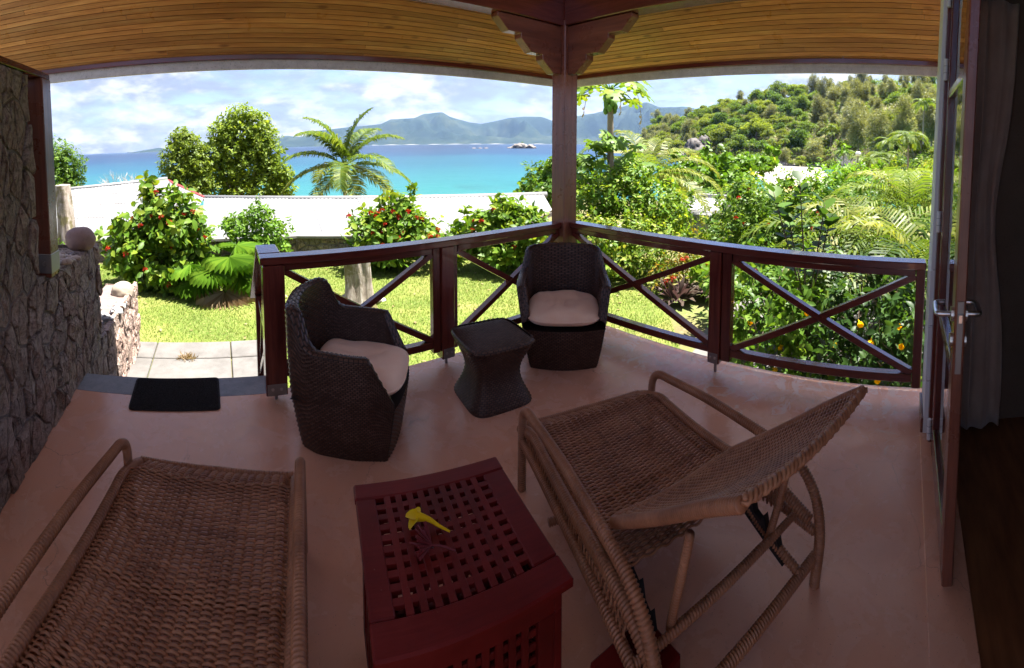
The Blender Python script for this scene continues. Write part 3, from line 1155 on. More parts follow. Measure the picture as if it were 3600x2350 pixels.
# ================================================================ FURNITURE
def weave(surf, ncol, rows, r, amp, seg=6, sides=6, shift=0, ext=None):
    """round strands laid across a surface, going over and under ribs.
    surf(u, v) -> P, N, Tv (vectorised); rows: v positions; ncol ribs across u in 0..1"""
    nu = ncol * seg + 1
    u = np.linspace(0, 1, nu)
    U, VV = np.meshgrid(u, np.asarray(rows))
    J = np.arange(len(rows))[:, None]
    P, Nn, Tv = surf(U, VV)
    ph = np.cos(pi * ncol * U + pi * (J + shift))
    off = amp * np.sign(ph) * np.abs(ph) ** .7
    C = P + Nn * off[..., None]
    a = 2 * pi * np.arange(sides) / sides
    V = C[:, :, None, :] + r * (np.cos(a)[None, None, :, None] * Nn[:, :, None, :] + np.sin(a)[None, None, :, None] * Tv[:, :, None, :])
    nr = len(rows)
    i, j, k = np.meshgrid(np.arange(nr), np.arange(nu - 1), np.arange(sides), indexing='ij')
    k2 = (k + 1) % sides
    base = (i * nu + j) * sides
    nxt = base + sides
    F = np.stack([base + k, base + k2, nxt + k2, nxt + k], -1).reshape(-1, 4)
    return V.reshape(-1, 3), F


def wound_tube(path, r, pitch=.0105, sides=10, depth=.27):
    """tube bound with cane: a ridge per turn"""
    P = resample(path, pitch / 4)
    k = np.arange(len(P))
    R = r * (1 - depth + depth * np.abs(np.sin(pi * k / 4)) * 1.15)
    V, F = tube(P, R, sides)
    return V, F


def join_np(parts):
    V = []; F = []; o = 0
    for v, f in parts:
        V.append(np.asarray(v)); F.append(np.asarray(f) + o); o += len(v)
    return np.concatenate(V), np.concatenate(F)


def make_lounger(name, label, loc, ang, back_deg, seed):
    """local frame: x = across (p), y = towards the head (u); z up.  Left arm at x=0, right arm at x=WD"""
    t = thing(name, label, 'sun lounger', loc, ang, 'woven cane sun loungers on the porch')
    WD = .70
    # side frames: front leg, arched arm, curved rear leg
    for sx in (0, WD):
        arm = smooth_path([(sx, -.035, .0), (sx, -.03, .20), (sx, -.02, .345), (sx, .03, .405), (sx, .14, .425), (sx, .42, .455), (sx, .72, .452), (sx, .88, .425), (sx, .97, .34), (sx, 1.0, .20), (sx, .985, 0)], 10)
        V, F = wound_tube(arm, .0195)
        mk('arm_frame', V, F, 'wicker_brown', t, True)
        V, F = wound_tube(smooth_path([(sx, -.028, .235), (sx, .2, .245), (sx, .6, .24), (sx, .98, .20)], 8), .018)
        mk('side_rail', V, F, 'wicker_brown', t, True)
        # ladder of bindings between rail and seat roll
    # seat: waterfall front edge, slight sag, raised rolls along the sides
    x0, x1 = .035, WD - .035

    def prof(v):
        """v metres along the seat from the front edge -> (y, z, slope)"""
        s = np.clip(v / .16, 0, 1)
        y = -.115 + v - .03 * (1 - s) ** 2 * 0
        k_ = np.clip((v - .125) / .02, 0, 1)
        z = .300 + .027 * k_ * k_ * (3 - 2 * k_) - .055 * (1 - s) ** 2 - .012 * np.sin(np.clip((v - .2) / .6, 0, 1) * pi)
        return y, z

    def surf(u, v):
        y, z = prof(v)
        y2, z2 = prof(v + 1e-3)
        ty, tz = (y2 - y) * 1e3, (z2 - z) * 1e3
        L = np.sqrt(ty ** 2 + tz ** 2)
        e = np.exp(-((u) / .035) ** 2) + np.exp(-((1 - u) / .035) ** 2)
        zz_ = z - .02 * e - .012 * (4 * u * (1 - u))
        bow = .016 * np.sin(pi * u) * np.exp(-v / .1)
        P = np.stack([x0 + (x1 - x0) * u, y - bow, zz_], -1)
        Nn = np.stack([np.zeros_like(u), -tz / L, ty / L], -1)
        Tv = np.stack([np.zeros_like(u), ty / L, tz / L], -1)
        return P, Nn, Tv
    rows = np.arange(0, .86 if back_deg > 20 else 1.06, .0080)
    V, F = weave(surf, 20, rows, .0044, .0050)
    mk('seat_weave', V, F, 'wicker_brown', t, True, kind='stuff')
    # ribs underneath and side rolls
    mb = MB()
    for i in range(18):
        u = np.full(12, i / 17); v = np.linspace(0, .85, 12)
        P, _, _ = surf(u, v)
        mb.tube(P - np.array([0, 0, .001]), .004, 5)
    mb.build('seat_ribs', 'wicker_brown', t, True, kind='stuff')
    for sx in (x0 - .014, x1 + .014):
        pts = [(sx, y, z - .012) for y, z in zip(*prof(np.linspace(0, .86, 14)))]
        pts += [(sx, .84, .30), (sx, .97, .25)]
        V, F = wound_tube(smooth_path(pts, 3), .021, .0105, 10, .2)
        mk('seat_edge_roll', V, F, 'wicker_brown', t, True)
    # woven skirt below each edge roll
    for sx, sg in ((x0 - .022, -1.), (x1 + .022, 1.)):
        def skirt(u, v, sx=sx, sg=sg):
            y, z = prof(v)
            P = np.stack([sx + 0 * u, y, z - .02 + (.225 - z) * u], -1)
            Nn = np.stack([np.full_like(u, sg), 0 * u, 0 * u], -1)
            Tv = np.stack([0 * u, np.ones_like(u), 0 * u], -1)
            return P, Nn, Tv
        V, F = weave(skirt, 3, np.arange(.12, .95, .0098), .0046, .004)
        mk('side_weave', V, F, 'wicker_brown', t, True, kind='stuff')
    V, F = wound_tube([(x0 - .014, -.115, .245), (WD / 2, -.132, .242), (x1 + .014, -.115, .245)], .016)
    mk('front_rail', V, F, 'wicker_brown', t, True)
    # backrest: its own object hinged at the seat's rear so that it can lie flat or stand up
    bk = bpy.data.objects.new('backrest', None)
    COL.objects.link(bk); bk.parent = t
    bk.location = (0, .65, .345) if back_deg > 20 else (0, .93, .295)
    bk.rotation_euler = (radians(back_deg), 0, 0)
    BL = .735
    bx0, bx1 = .095, .63
    BC = (bx0 + bx1) / 2

    def half(v):
        """half-width profile: rounded at the bottom, square at the top"""
        s = np.clip(v / .13, 0, 1)
        return .5 * (bx1 - bx0) * (.74 + .26 * np.sqrt(1 - (1 - s) ** 2.2))

    def bsurf(u, v):
        h = half(v)
        x = BC + (2 * u - 1) * h
        dish = -.042 * (1 - ((x - BC) / .285) ** 2) * np.sin(np.clip(v / BL, 0, 1) * pi * .75 + .3)
        curl = .03 * np.clip((v - .5) / .26, 0, 1) ** 2
        P = np.stack([x, v - .01, .012 + dish - curl * .6 + .03], -1)
        nx = -.30 * (x - BC) / .3
        Nn = np.stack([nx, np.zeros_like(u), np.ones_like(u)], -1)
        Nn /= np.linalg.norm(Nn, axis=-1)[..., None]
        Tv = np.stack([np.zeros_like(u), np.ones_like(u), np.zeros_like(u)], -1)
        return P, Nn, Tv
    # strands run lengthwise-looking: columns of ribs across, strands packed tightly
    rows = np.arange(0, BL, .0080)
    V, F = weave(bsurf, 21, rows, .0044, .0044)
    mk('back_weave', V, F, 'wicker_brown', bk, True, kind='stuff')
    ring = []
    for v in np.linspace(BL, 0, 22):
        P, _, _ = bsurf(np.array([0.]), np.array([v])); ring.append(P[0] + np.array([-.006, 0, -.004]))
    for u in np.linspace(.1, .9, 7):
        P, _, _ = bsurf(np.array([u]), np.array([0.])); ring.append(P[0] + np.array([0, -.006, -.004]))
    for v in np.linspace(0, BL, 22):
        P, _, _ = bsurf(np.array([1.]), np.array([v])); ring.append(P[0] + np.array([.006, 0, -.004]))
    V, F = wound_tube(smooth_path(ring, 3), .0175, .0095, 9, .22)
    mk('back_edge_roll', V, F, 'wicker_brown', bk, True)
    # plaited top edge: three strands
    top, _, _ = bsurf(np.linspace(-.01, 1.01, 90), np.full(90, BL))
    mb = MB()
    s_ = np.linspace(0, 9 * 2 * pi, 90)
    for q in range(4):
        o_ = np.stack([np.zeros(90), .012 * np.sin(s_ + q * pi / 2), .009 * np.sin(2 * s_ + q * pi)], 1)
        mb.tube(top + o_ + np.array([0, .004, 0]), .0062, 7)
    mb.build('plaited_edge', 'wicker_brown', bk, True)
    # rear part of the frame: cross rails, prop and notched racks
    V, F = wound_tube([(0, .985, .115), (WD, .985, .115)], .018)
    mk('cross_rail', V, F, 'wicker_brown', t, True)
    V, F = wound_tube([(.0, .90, .235), (WD, .90, .235)], .013)
    mk('cross_rail', V, F, 'wicker_brown', t, True)
    V, F = wound_tube([(.0, .30, .13), (WD, .30, .13)], .016)
    mk('cross_rail', V, F, 'wicker_brown', t, True)
    for sx in (.10, WD - .10):
        V, F = wound_tube([(sx, .655, .29), (sx, .80, .20), (sx, .985, .125)], .017)
        mk('rack_rail', V, F, 'wicker_brown', t, True)
        r_ = MB()
        pr = [(.70, .275), (.705, .31), (.725, .29), (.755, .275), (.77, .305), (.785, .25), (.815, .235), (.83, .265), (.845, .21), (.875, .195), (.89, .225), (.905, .165), (.92, .13), (.69, .24)]
        k = len(pr)
        Vr = [(sx - .012, y, z - .012) for y, z in pr] + [(sx + .012, y, z - .012) for y, z in pr]
        r_.add(Vr, [tuple(range(k))[::-1], tuple(range(k, 2 * k))] + [(i, (i + 1) % k, k + (i + 1) % k, k + i) for i in range(k)])
        r_.build('notched_rack', 'black_plastic', t)
    if back_deg > 20:
        c, s2 = cos(radians(back_deg)), sin(radians(back_deg))
        hy, hz = .65 + .46 * c + .03 * s2, .345 + .46 * s2 - .045 * c
        pp = [(.13, .955, .56), (.13, .925, .42), (.13, .89, .28), (.14, .872, .205), (.19, .865, .19), (WD - .19, .865, .19), (WD - .14, .872, .205), (WD - .13, .89, .28), (WD - .13, .925, .42), (WD - .13, .955, .56)]
        V, F = wound_tube(smooth_path(pp, 8), .0135)
        mk('prop', V, F, 'wicker_brown', t, True)
    return t


# local x axis = p, local y axis = u.  Lounger beside the house: p=(.93,-.366), u=(-.366,-.93): p x u points down, so mirror by placing
# the origin at the right arm and running p the other way
def lounger_at(name, label, o, p, back, seed):
    WD = .70
    p = Vector(p).normalized()
    org = Vector(o) + p * WD
    ang = math.atan2(-p.y, -p.x)
    return make_lounger(name, label, (org.x, org.y, 0), ang, back, seed)


lounger_at('sun_lounger', 'brown woven cane sun lounger with raised back beside the house door', (1.205, 1.440, 0), (.93, -.366, 0), 40, 1)
lounger_at('sun_lounger', 'brown woven cane sun lounger lying flat in the left foreground by the stone wall', (-.425, 1.70, 0), (.983, -.186, 0), -4, 2)


# ---------------------------------------------------------------- dark wicker tub chairs
def patch_weave(surf, nu, nv, bulge, par=0, over=1.0):
    """flat strand weave: bulging dashes in a brick pattern. surf(u,v)->P,N for arrays in 0..1"""
    I, J = np.meshgrid(np.arange(nu), np.arange(nv), indexing='ij')
    m_ = ((I + J + par) % 2 == 0)
    I = I[m_].astype(float); J = J[m_].astype(float)
    us = [(-.30, 0), (.5, 1.), (1.30, 0)]
    ws = [.10, .5, .90]
    lift = [.35, 1., .35]
    Vs = []
    for du, a in us:
        for w, b in zip(ws, lift):
            P, Nn = surf(np.clip((I + du) / nu, 0, 1), (J + w) / nv)
            Vs.append(P + Nn * (bulge * (a * b + .18 * b - .12))[..., None] if np.ndim(bulge) else P + Nn * (bulge * (a * b + .18 * b - .12)))
    V = np.stack(Vs, 1)                     # n,9,3
    k = len(I)
    b0 = np.arange(k)[:, None] * 9
    q = np.array([(0, 3, 4, 1), (1, 4, 5, 2), (3, 6, 7, 4), (4, 7, 8, 5)])
    F = (b0[:, None, :] + q[None]).reshape(-1, 4)
    return V.reshape(-1, 3), F


def numnorm(fun):
    def s(u, v):
        e = 1e-3
        P = fun(u, v)
        du = fun(u + e, v) - fun(u - e, v)
        dv = fun(u, v + e) - fun(u, v - e)
        Nn = np.cross(du, dv)
        Nn /= np.linalg.norm(Nn, axis=-1)[..., None] + 1e-12
        return P, Nn
    return s


def grid_mesh(fun, nu, nv):
    U, VV = np.meshgrid(np.linspace(0, 1, nu + 1), np.linspace(0, 1, nv + 1), indexing='ij')
    P = fun(U, VV).reshape(-1, 3)
    i, j = np.meshgrid(np.arange(nu), np.arange(nv), indexing='ij')
    a = i * (nv + 1) + j
    F = np.stack([a, a + nv + 1, a + nv + 2, a + 1], -1).reshape(-1, 4)
    return P, F


# plan of the tub: from front right round the back to front left; chair faces -y, x to its right
CH_T = np.array([0, .16, .32, .42, .5, .58, .68, .84, 1.0])
CH_X = np.array([.285, .312, .308, .25, 0, -.25, -.308, -.312, -.285])
CH_Y = np.array([-.285, -.10, .12, .24, .285, .24, .12, -.10, -.285])
CH_H = np.array([.335, .55, .585, .755, .785, .755, .585, .55, .335])
_t = np.linspace(0, 1, 401)


def _sm(y, w=9):
    k = np.ones(w) / w
    yy = np.interp(_t, CH_T, y)
    pad = np.r_[2 * yy[0] - yy[1:w + 1][::-1], yy, 2 * yy[-1] - yy[-w - 1:-1][::-1]]
    return np.convolve(pad, k, 'same')[w:-w]


_cx, _cy = _sm(CH_X, 25), _sm(CH_Y, 25)
_chh = np.interp(_t, [0, .05, .09, .30, .335, .385, .42, .5, .58, .615, .665, .70, .91, .95, 1], [.33, .45, .555, .57, .60, .745, .765, .775, .765, .745, .60, .57, .555, .45, .33])
_chh = np.convolve(np.r_[[_chh[0]] * 5, _chh, [_chh[-1]] * 5], np.ones(7) / 7, 'same')[5:-5]


def ch_outer(u, v):
    u = np.clip(u, 0, 1)
    x, y, h = np.interp(u, _t, _cx), np.interp(u, _t, _cy), np.interp(u, _t, _chh)
    k = .76 + .24 * np.clip(v * h / .45, 0, 1.25) ** .8          # narrower at the floor
    kb = 1 + .10 * np.clip(v * h - .45, 0, .5) * (y > .1)
    return np.stack([x * k, y * np.minimum(k + .06, 1) * kb, v * h], -1)


def ch_inner(u, v):
    u = np.clip(u, 0, 1)
    h = np.interp(u, _t, _chh)
    z = .26 + (h - .26) * v
    x, y = np.interp(u, _t, _cx), np.interp(u, _t, _cy)
    k = .76 + .24 * np.clip(z / .45, 0, 1.25) ** .8
    f = 1 - .052 / .30
    return np.stack([x * k * f, (y * np.minimum(k + .06, 1)) * f - .006, z], -1)


def ch_front(u, v):
    """front panel below the seat; u across, v up"""
    x = (2 * u - 1) * (.285 * (.76 + .24 * np.clip(v * .30 / .45, 0, 1.25) ** .8))
    bow = -.035 * (1 - (2 * u - 1) ** 2)
    y0 = -.285 * np.minimum(.76 + .24 * np.clip(v * .30 / .45, 0, 1.25) ** .8 + .06, 1)
    return np.stack([x, y0 + bow, v * .30], -1)


def make_chair(label, loc, rz):
    t = thing('wicker_armchair', label, 'armchair', loc, rz, 'dark wicker tub armchairs')
    for nm, fun, nu, nv, flip in (('shell', ch_outer, 96, 24, False), ('inner_shell', ch_inner, 96, 16, True)):
        V, F = grid_mesh(fun, nu, nv)
        mk(nm, V, F if not flip else F[:, ::-1], 'wicker_shell', t, True)
    V, F = grid_mesh(ch_front, 20, 8)
    mk('front_shell', V, F, 'wicker_shell', t, True)
    sf = numnorm(ch_outer)
    out = lambda u, v: (lambda P, Nn: (P, Nn))(*sf(np.clip(u, .002, .998), np.clip(v, .004, .996)))
    V, F = patch_weave(out, 116, 54, .0045)
    mk('outer_weave', V, F, 'wicker_dark', t, False, kind='stuff')
    si = numnorm(ch_inner)
    inn = lambda u, v: (lambda P, Nn: (P, -Nn))(*si(np.clip(u, .002, .998), np.clip(v, .004, .996)))
    V, F = patch_weave(inn, 106, 36, .0045)
    mk('inner_weave', V, F[:, ::-1], 'wicker_dark', t, False, kind='stuff')
    sq = numnorm(ch_front)
    fr_ = lambda u, v: sq(np.clip(u, .002, .998), np.clip(v, .004, .996))
    V, F = patch_weave(fr_, 36, 26, .0045)
    mk('front_weave', V, F, 'wicker_dark', t, False, kind='stuff')
    # woven rim across the thickness of the shell, and the front edge of the seat
    def rim(u, v):
        a = ch_outer(u, np.ones_like(u)); b = ch_inner(u, np.ones_like(u))
        q = v[..., None]
        P = a * (1 - q) + b * q
        P[..., 2] += .013 * np.sin(pi * v)
        return P
    V, F = grid_mesh(rim, 120, 4)
    mk('rim', V, F, 'wicker_shell', t, True)
    sr = numnorm(rim)
    rr_ = lambda u, v: (lambda P, Nn: (P, Nn))(*sr(np.clip(u, .002, .998), np.clip(v, .01, .99)))
    V, F = patch_weave(rr_, 110, 4, .0042)
    mk('rim_weave', V, F, 'wicker_dark', t, False, kind='stuff')
    V, F = grid_mesh(lambda u, v: np.stack([(2 * u - 1) * .275, -.315 + .035 * (2 * u - 1) ** 2 + v * .50, .298 + 0 * u], -1), 10, 6)
    mk('seat', V, F, 'wicker_shell', t, True)
    # seat cushion: soft, rumpled, D shaped
    from mathutils import noise as mn
    nr, na = 12, 48
    V = []; F = []
    sd_ = rz * 3.1
    for side_ in (1, -1):
        b = len(V)
        for i in range(nr + 1):
            s_ = i / nr
            for j in range(na):
                a = 2 * pi * j / na
                ca, sa = cos(a), sin(a)
                ex = .252 * np.sign(ca) * abs(ca) ** .52
                ey = (.262 if sa < 0 else .215) * np.sign(sa) * abs(sa) ** .56
                rr0 = s_ ** .8
                x, y = ex * rr0, ey * rr0 - .05
                edge = (1 - rr0 ** 5) ** .5
                wr = mn.noise(Vector((x * 8 + sd_, y * 6, 1.3))) * .020 + abs(mn.noise(Vector((x * 15 + 4, y * 9 - sd_, 5)))) * .022
                wr += .02 * math.exp(-((x - .05) / .05) ** 2) * (y > .02) * mn.noise(Vector((x * 14, y * 9, sd_)))
                z = .357 + side_ * (.034 * edge + .008) + (wr * edge if side_ > 0 else 0) + (.045 * (max(0, y) / .18) ** 1.5 if side_ > 0 else 0)
                V.append((x, y, z))
        for i in range(nr):
            for j in range(na):
                k = (j + 1) % na
                f = (b + i * na + j, b + i * na + k, b + (i + 1) * na + k, b + (i + 1) * na + j)
                F.append(f[::-1] if side_ > 0 else f)
    b2 = (nr + 1) * na
    for j in range(na):
        k = (j + 1) % na
        F.append((nr * na + j, b2 + nr * na + j, b2 + nr * na + k, nr * na + k))
    c = mk('seat_cushion', V, F, 'cushion', None, True, loc=loc)
    c.rotation_euler = (0, 0, rz)
    t.scale = c.scale = (1.06, 1.06, .985)
    pts = []
    for j in range(na + 1):
        a = 2 * pi * j / na
        ca, sa = cos(a), sin(a)
        pts.append((.254 * np.sign(ca) * abs(ca) ** .52, (.264 if sa < 0 else .217) * np.sign(sa) * abs(sa) ** .56 - .05, .362))
    MB().tube(pts, .0045, 6, False).build('piping', 'cushion', c, True)
    return t, c


ch2, cu2 = make_chair('dark wicker tub armchair with cushion in the corner of the balustrade', (2.30, 2.29, 0), math.atan2(.72, .70) - pi / 2)
ch1, cu1 = make_chair('dark wicker tub armchair with cushion near the end post, seen from its side', (.66, 2.28, 0), math.atan2(.50, -.86) - pi / 2)
tag(cu2, 'rumpled beige pink cushion on the armchair in the balustrade corner', 'cushion', 'armchair cushions')
tag(cu1, 'rumpled beige pink cushion on the armchair near the end post', 'cushion', 'armchair cushions')

# ---------------------------------------------------------------- dark wicker side table
t = thing('wicker_side_table', 'dark wicker side table with pinched waist between the two armchairs', 'side table', (1.555, 2.175, 0), radians(-9))


def sq(u, bul=.16):
    """rounded-square outline with bowed sides, u in 0..1 -> unit xy"""
    a = 2 * pi * u
    ca, sa = np.cos(a), np.sin(a)
    r = 1 / (np.abs(ca) ** 5.0 + np.abs(sa) ** 5.0) ** (1 / 5.0)
    return r * ca, r * sa


def tb_side(u, v):
    x, y = sq(u)
    k = .205 - .060 * np.sin(pi * np.clip((v - .03) / .90, 0, 1)) ** 1.15
    k = k + .010 * np.clip((v - .9) / .1, 0, 1)
    return np.stack([x * k, y * k, v * .375], -1)


V, F = grid_mesh(tb_side, 96, 20)
mk('body', V, F, 'wicker_shell', t, True)
ss = numnorm(tb_side)
V, F = patch_weave(lambda u, v: ss(u, np.clip(v, .004, .996)), 100, 36, .0045)
mk('body_weave', V, F, 'wicker_dark', t, False, kind='stuff')


def tb_top(u, v):
    a, b = 2 * u - 1, 2 * v - 1
    # map the square on to the rounded outline
    m_ = np.maximum(np.abs(a), np.abs(b)) + 1e-9
    th = np.arctan2(b, a)
    X, Y = sq(th / (2 * pi))
    r = m_ * .218
    bow = 1.0
    return np.stack([X * r * bow, Y * r * bow, .388 - .016 * m_ ** 8], -1)


V, F = grid_mesh(tb_top, 30, 30)
mk('top', V, F, 'wicker_shell', t, True)
def tb_top2(u, v):
    x, y = (2 * u - 1) * .205, (2 * v - 1) * .205
    return np.stack([x, y, .389 - .010 * np.maximum(np.abs(x / .205), np.abs(y / .205)) ** 6], -1)
st = numnorm(tb_top2)
V, F = patch_weave(lambda u, v: st(np.clip(u, .003, .997), np.clip(v, .003, .997)), 24, 38, .0045)
mk('top_weave', V, F, 'wicker_dark', t, False, kind='stuff')
def tb_rim(u, v):
    x, y = sq(u)
    a = v * pi
    k = .206 + .013 * np.sin(a)
    return np.stack([x * k, y * k, .372 + .016 * -np.cos(a) + .002], -1)
V, F = grid_mesh(tb_rim, 96, 6)
mk('rim', V, F, 'wicker_shell', t, True)
sr2 = numnorm(tb_rim)
V, F = patch_weave(lambda u, v: sr2(u, np.clip(v, .02, .98)), 96, 3, .0042)
mk('rim_weave', V, F, 'wicker_dark', t, False, kind='stuff')

# ---------------------------------------------------------------- red slatted box table
bxang = math.atan2(1.172 - 1.278, .86 - .384)
t = thing('slatted_box_table', 'dark red wooden box table with a square lattice top', 'table', (.567, .992, 0), bxang)
TS, TZ = .243, .50
def tbox(a, b, c, d, z0, z1, nm, ch=.003):
    return MB().box((a, c, z0), (b, d, z1), ch).build(nm, 'red_paint', t)
BW = .062                                   # border boards
tbox(-TS, TS, TS - BW, TS, TZ - .024, TZ, 'border_board', .005)
tbox(-TS, TS, -TS, -TS + BW + .018, TZ - .024, TZ, 'border_board', .005)
lo_y, hi_y = -TS + BW + .0185, TS - BW - .0005
tbox(-TS + .002, -TS + BW, lo_y, hi_y, TZ - .024, TZ - .0005, 'border_board', .004)
tbox(TS - BW - .012, TS - .002, lo_y, hi_y, TZ - .024, TZ - .0005, 'border_board', .004)
ax0, ax1 = -TS + BW, TS - BW - .012
NH = 10
px_ = (ax1 - ax0) / NH
py_ = (hi_y - lo_y) / NH
for i in range(1, NH):
    c_ = ax0 + i * px_
    tbox(c_ - px_ * .275, c_ + px_ * .275, lo_y - .002, hi_y + .002, TZ - .013, TZ - .0012, 'slat', .0015)
for i in range(1, NH):
    c_ = lo_y + i * py_
    tbox(ax0 - .002, ax1 + .002, c_ - py_ * .275, c_ + py_ * .275, TZ - .016, TZ - .0022, 'cross_slat', .001)
BS = TS - .022
for s_, ax in ((1, 'x'), (-1, 'x'), (1, 'y'), (-1, 'y')):
    pn = MB()
    q = s_ * BS
    def pb(a, b, z0, z1, d0, d1, nm, par):
        lo, hi = ((a, min(q, q - s_ * d1), z0), (b, max(q - s_ * d0, q - s_ * d1), z1))
        lo = (a, q - s_ * d0, z0); hi = (b, q - s_ * d1, z1)
        if ax == 'y':
            lo = (lo[1], lo[0], lo[2]); hi = (hi[1], hi[0], hi[2])
        return MB().box(lo, hi, .002).build(nm, 'red_paint', par)
    e = BS - (.0225 if ax == 'x' else 0)
    top_ = pb(-e, e, .415, .474, 0, .022, 'side_panel', t)
    pb(-e, e, .03, .085, 0, .022, 'panel_rail', top_)
    pb(-e, -e + .045, .0855, .4145, 0, .022, 'panel_stile', top_)
    pb(e - .045, e, .0855, .4145, 0, .022, 'panel_stile', top_)
    for i in range(1, 9):
        c_ = -e + .045 + i * (2 * e - .09) / 9
        pb(c_ - .010, c_ + .010, .084, .416, .003, .011, 'slat', top_)
        c_ = .085 + i * .33 / 9
        pb(-e + .044, e - .044, c_ - .0095, c_ + .0095, .0112, .019, 'slat', top_)
tbox(-BS + .023, BS - .023, -BS + .023, BS - .023, .035, .05, 'bottom_board')
tag(MB().box((-.10, -.075, 0), (.10, .075, .20), .006).build('low_red_box', 'red_paint', None, loc=(.905, .62, 0)), 'low red painted wooden block at the bottom edge beside the box table', 'block')
bpy.data.objects['low_red_box'].rotation_euler = (0, 0, bxang)

# ---------------------------------------------------------------- cut flowers lying on the box table
def petal(mb, p, d, up, L, Wd, curl=.3, n_=5):
    d = Vector(d).normalized(); up = Vector(up).normalized(); s_ = d.cross(up).normalized()
    up = s_.cross(d)
    V = []; F = []
    for i in range(n_ + 1):
        q = i / n_
        w = Wd * (sin(pi * min(1, q * .82 + .10)) ** .8)
        c = Vector(p) + d * (L * q * (1 - .2 * q * curl)) + up * (-curl * L * q * q)
        for j, (k, e) in enumerate(((-1, .12), (0, 0), (1, .12))):
            V.append(c + s_ * (k * w / 2) + up * (e * w))
    for i in range(n_):
        a = i * 3
        F += [(a, a + 1, a + 4, a + 3), (a + 1, a + 2, a + 5, a + 4)]
    mb.add(V, F)


t = thing('yellow_flower', 'yellow trumpet flower lying on the red box table', 'flower', (.523, 1.062, .503), radians(-35))
for i in range(5):
    a = 2 * pi * i / 5
    mb = MB()
    petal(mb, (-.015, 0, .016), (-.75, .75 * sin(a), .28 * cos(a) + .08), (-.6, 0, 1), .038, .036, .45)
    mb.build('petal', 'petal_yellow', t, True)
mb = MB(); mb.tube(smooth_path([(-.022, 0, .018), (.012, 0, .014), (.04, -.008, .006), (.075, -.022, .003)], 5), np.interp(np.linspace(0, 1, 16), [0, .3, 1], [.013, .007, .0025]), 8)
mb.build('flower_tube', 'petal_yellow', t, True)
t = thing('red_flower_head', 'dark red ixora flower head lying on the red box table', 'flower', (.507, .985, .502), radians(-35))
rf = random.Random(4)
for i in range(34):
    a = rf.uniform(-1.25, 1.25); b = rf.uniform(0, .8)
    L = rf.uniform(.042, .062)
    d = Vector((-cos(a) * cos(b), sin(a) * cos(b), sin(b) * .8))
    p0 = Vector((.0, 0, .008)); p1 = p0 + d * L
    mb = MB(); mb.tube([p0, p0.lerp(p1, .6), p1], [.0012, .0013, .0022], 5)
    mb.build('floret', 'petal_maroon', t)
mb = MB(); mb.tube(smooth_path([(0, 0, .008), (.025, .004, .006), (.062, -.004, .003)], 4), .0026, 6); mb.build('stem', 'petal_maroon', t)
# ================================================================ PLANTS: generators
def nrm(a):
    return a / (np.linalg.norm(a, axis=-1, keepdims=True) + 1e-12)


def leaf_tpl(kind):
    if kind == 'oval':
        V = np.array([(0, 0, 0), (-.24, .30, .05), (0, .33, 0), (.24, .30, .05), (-.23, .66, .03), (0, .68, -.035), (.23, .66, .03), (0, 1, -.13)])
        F = [(0, 2, 1), (0, 3, 2), (1, 2, 5), (1, 5, 4), (2, 3, 6), (2, 6, 5), (4, 5, 7), (5, 6, 7)]
    elif kind == 'lance':
        V = np.array([(0, 0, 0), (-.13, .32, .035), (0, .35, 0), (.13, .32, .035), (-.11, .68, 0), (0, .7, -.06), (.11, .68, 0), (0, 1, -.2)])
        F = [(0, 2, 1), (0, 3, 2), (1, 2, 5), (1, 5, 4), (2, 3, 6), (2, 6, 5), (4, 5, 7), (5, 6, 7)]
    elif kind == 'round':
        V = np.array([(0, 0, 0), (-.36, .28, .05), (.36, .28, .05), (-.42, .62, .04), (.42, .62, .04), (-.2, .93, -.02), (.2, .93, -.02), (0, .5, -.02)])
        F = [(0, 7, 1), (0, 2, 7), (1, 7, 3), (2, 4, 7), (3, 7, 5), (4, 6, 7), (5, 7, 6)]
    elif kind == 'needle':
        V = np.array([(-.035, 0, 0), (.035, 0, 0), (.02, .6, -.06), (0, 1, -.28)])
        F = [(0, 1, 2), (0, 2, 3)]
    else:                                    # 'quad': cheap folded diamond
        V = np.array([(0, 0, 0), (-.3, .45, .08), (.3, .45, .08), (0, 1, -.06)])
        F = [(0, 3, 1), (0, 2, 3)]
    return V, np.array(F)


def scatter(kind, P, D, U, S):
    """place leaf templates: P base points, D leaf direction, U approximate up side, S size"""
    T, F = leaf_tpl(kind)
    Y = nrm(D)
    X = nrm(np.cross(Y, U))
    Z = np.cross(X, Y)
    V = P[:, None, :] + S[:, None, None] * (T[None, :, 0:1] * X[:, None, :] + T[None, :, 1:2] * Y[:, None, :] + T[None, :, 2:3] * Z[:, None, :])
    k = len(T)
    FF = (F[None] + (np.arange(len(P)) * k)[:, None, None]).reshape(-1, 3)
    return V.reshape(-1, 3), FF


def lump_points(lumps, n, rng, shell=.35):
    """random points in ellipsoids (centre, (rx,ry,rz)); mostly near the surface"""
    C = np.array([l[0] for l in lumps], float)
    R = np.array([l[1] if hasattr(l[1], '__len__') else (l[1],) * 3 for l in lumps], float)
    w = R[:, 0] * R[:, 1] + R[:, 0] * R[:, 2]
    idx = rng.choice(len(C), n, p=w / w.sum())
    d = nrm(rng.normal(size=(n, 3)))
    # ragged outline: each direction has its own reach
    f1 = np.sin(d[:, 0] * 5.3 + idx * 1.7) * np.sin(d[:, 1] * 6.1 + idx * 2.3) * np.sin(d[:, 2] * 4.7 + idx)
    r = (1 - shell * rng.random(n) ** 1.6) * (1 + .22 * f1 + .07 * rng.normal(size=n))
    P = C[idx] + d * r[:, None] * R[idx]
    return P, nrm(d / R[idx] * R[idx].mean(1)[:, None])


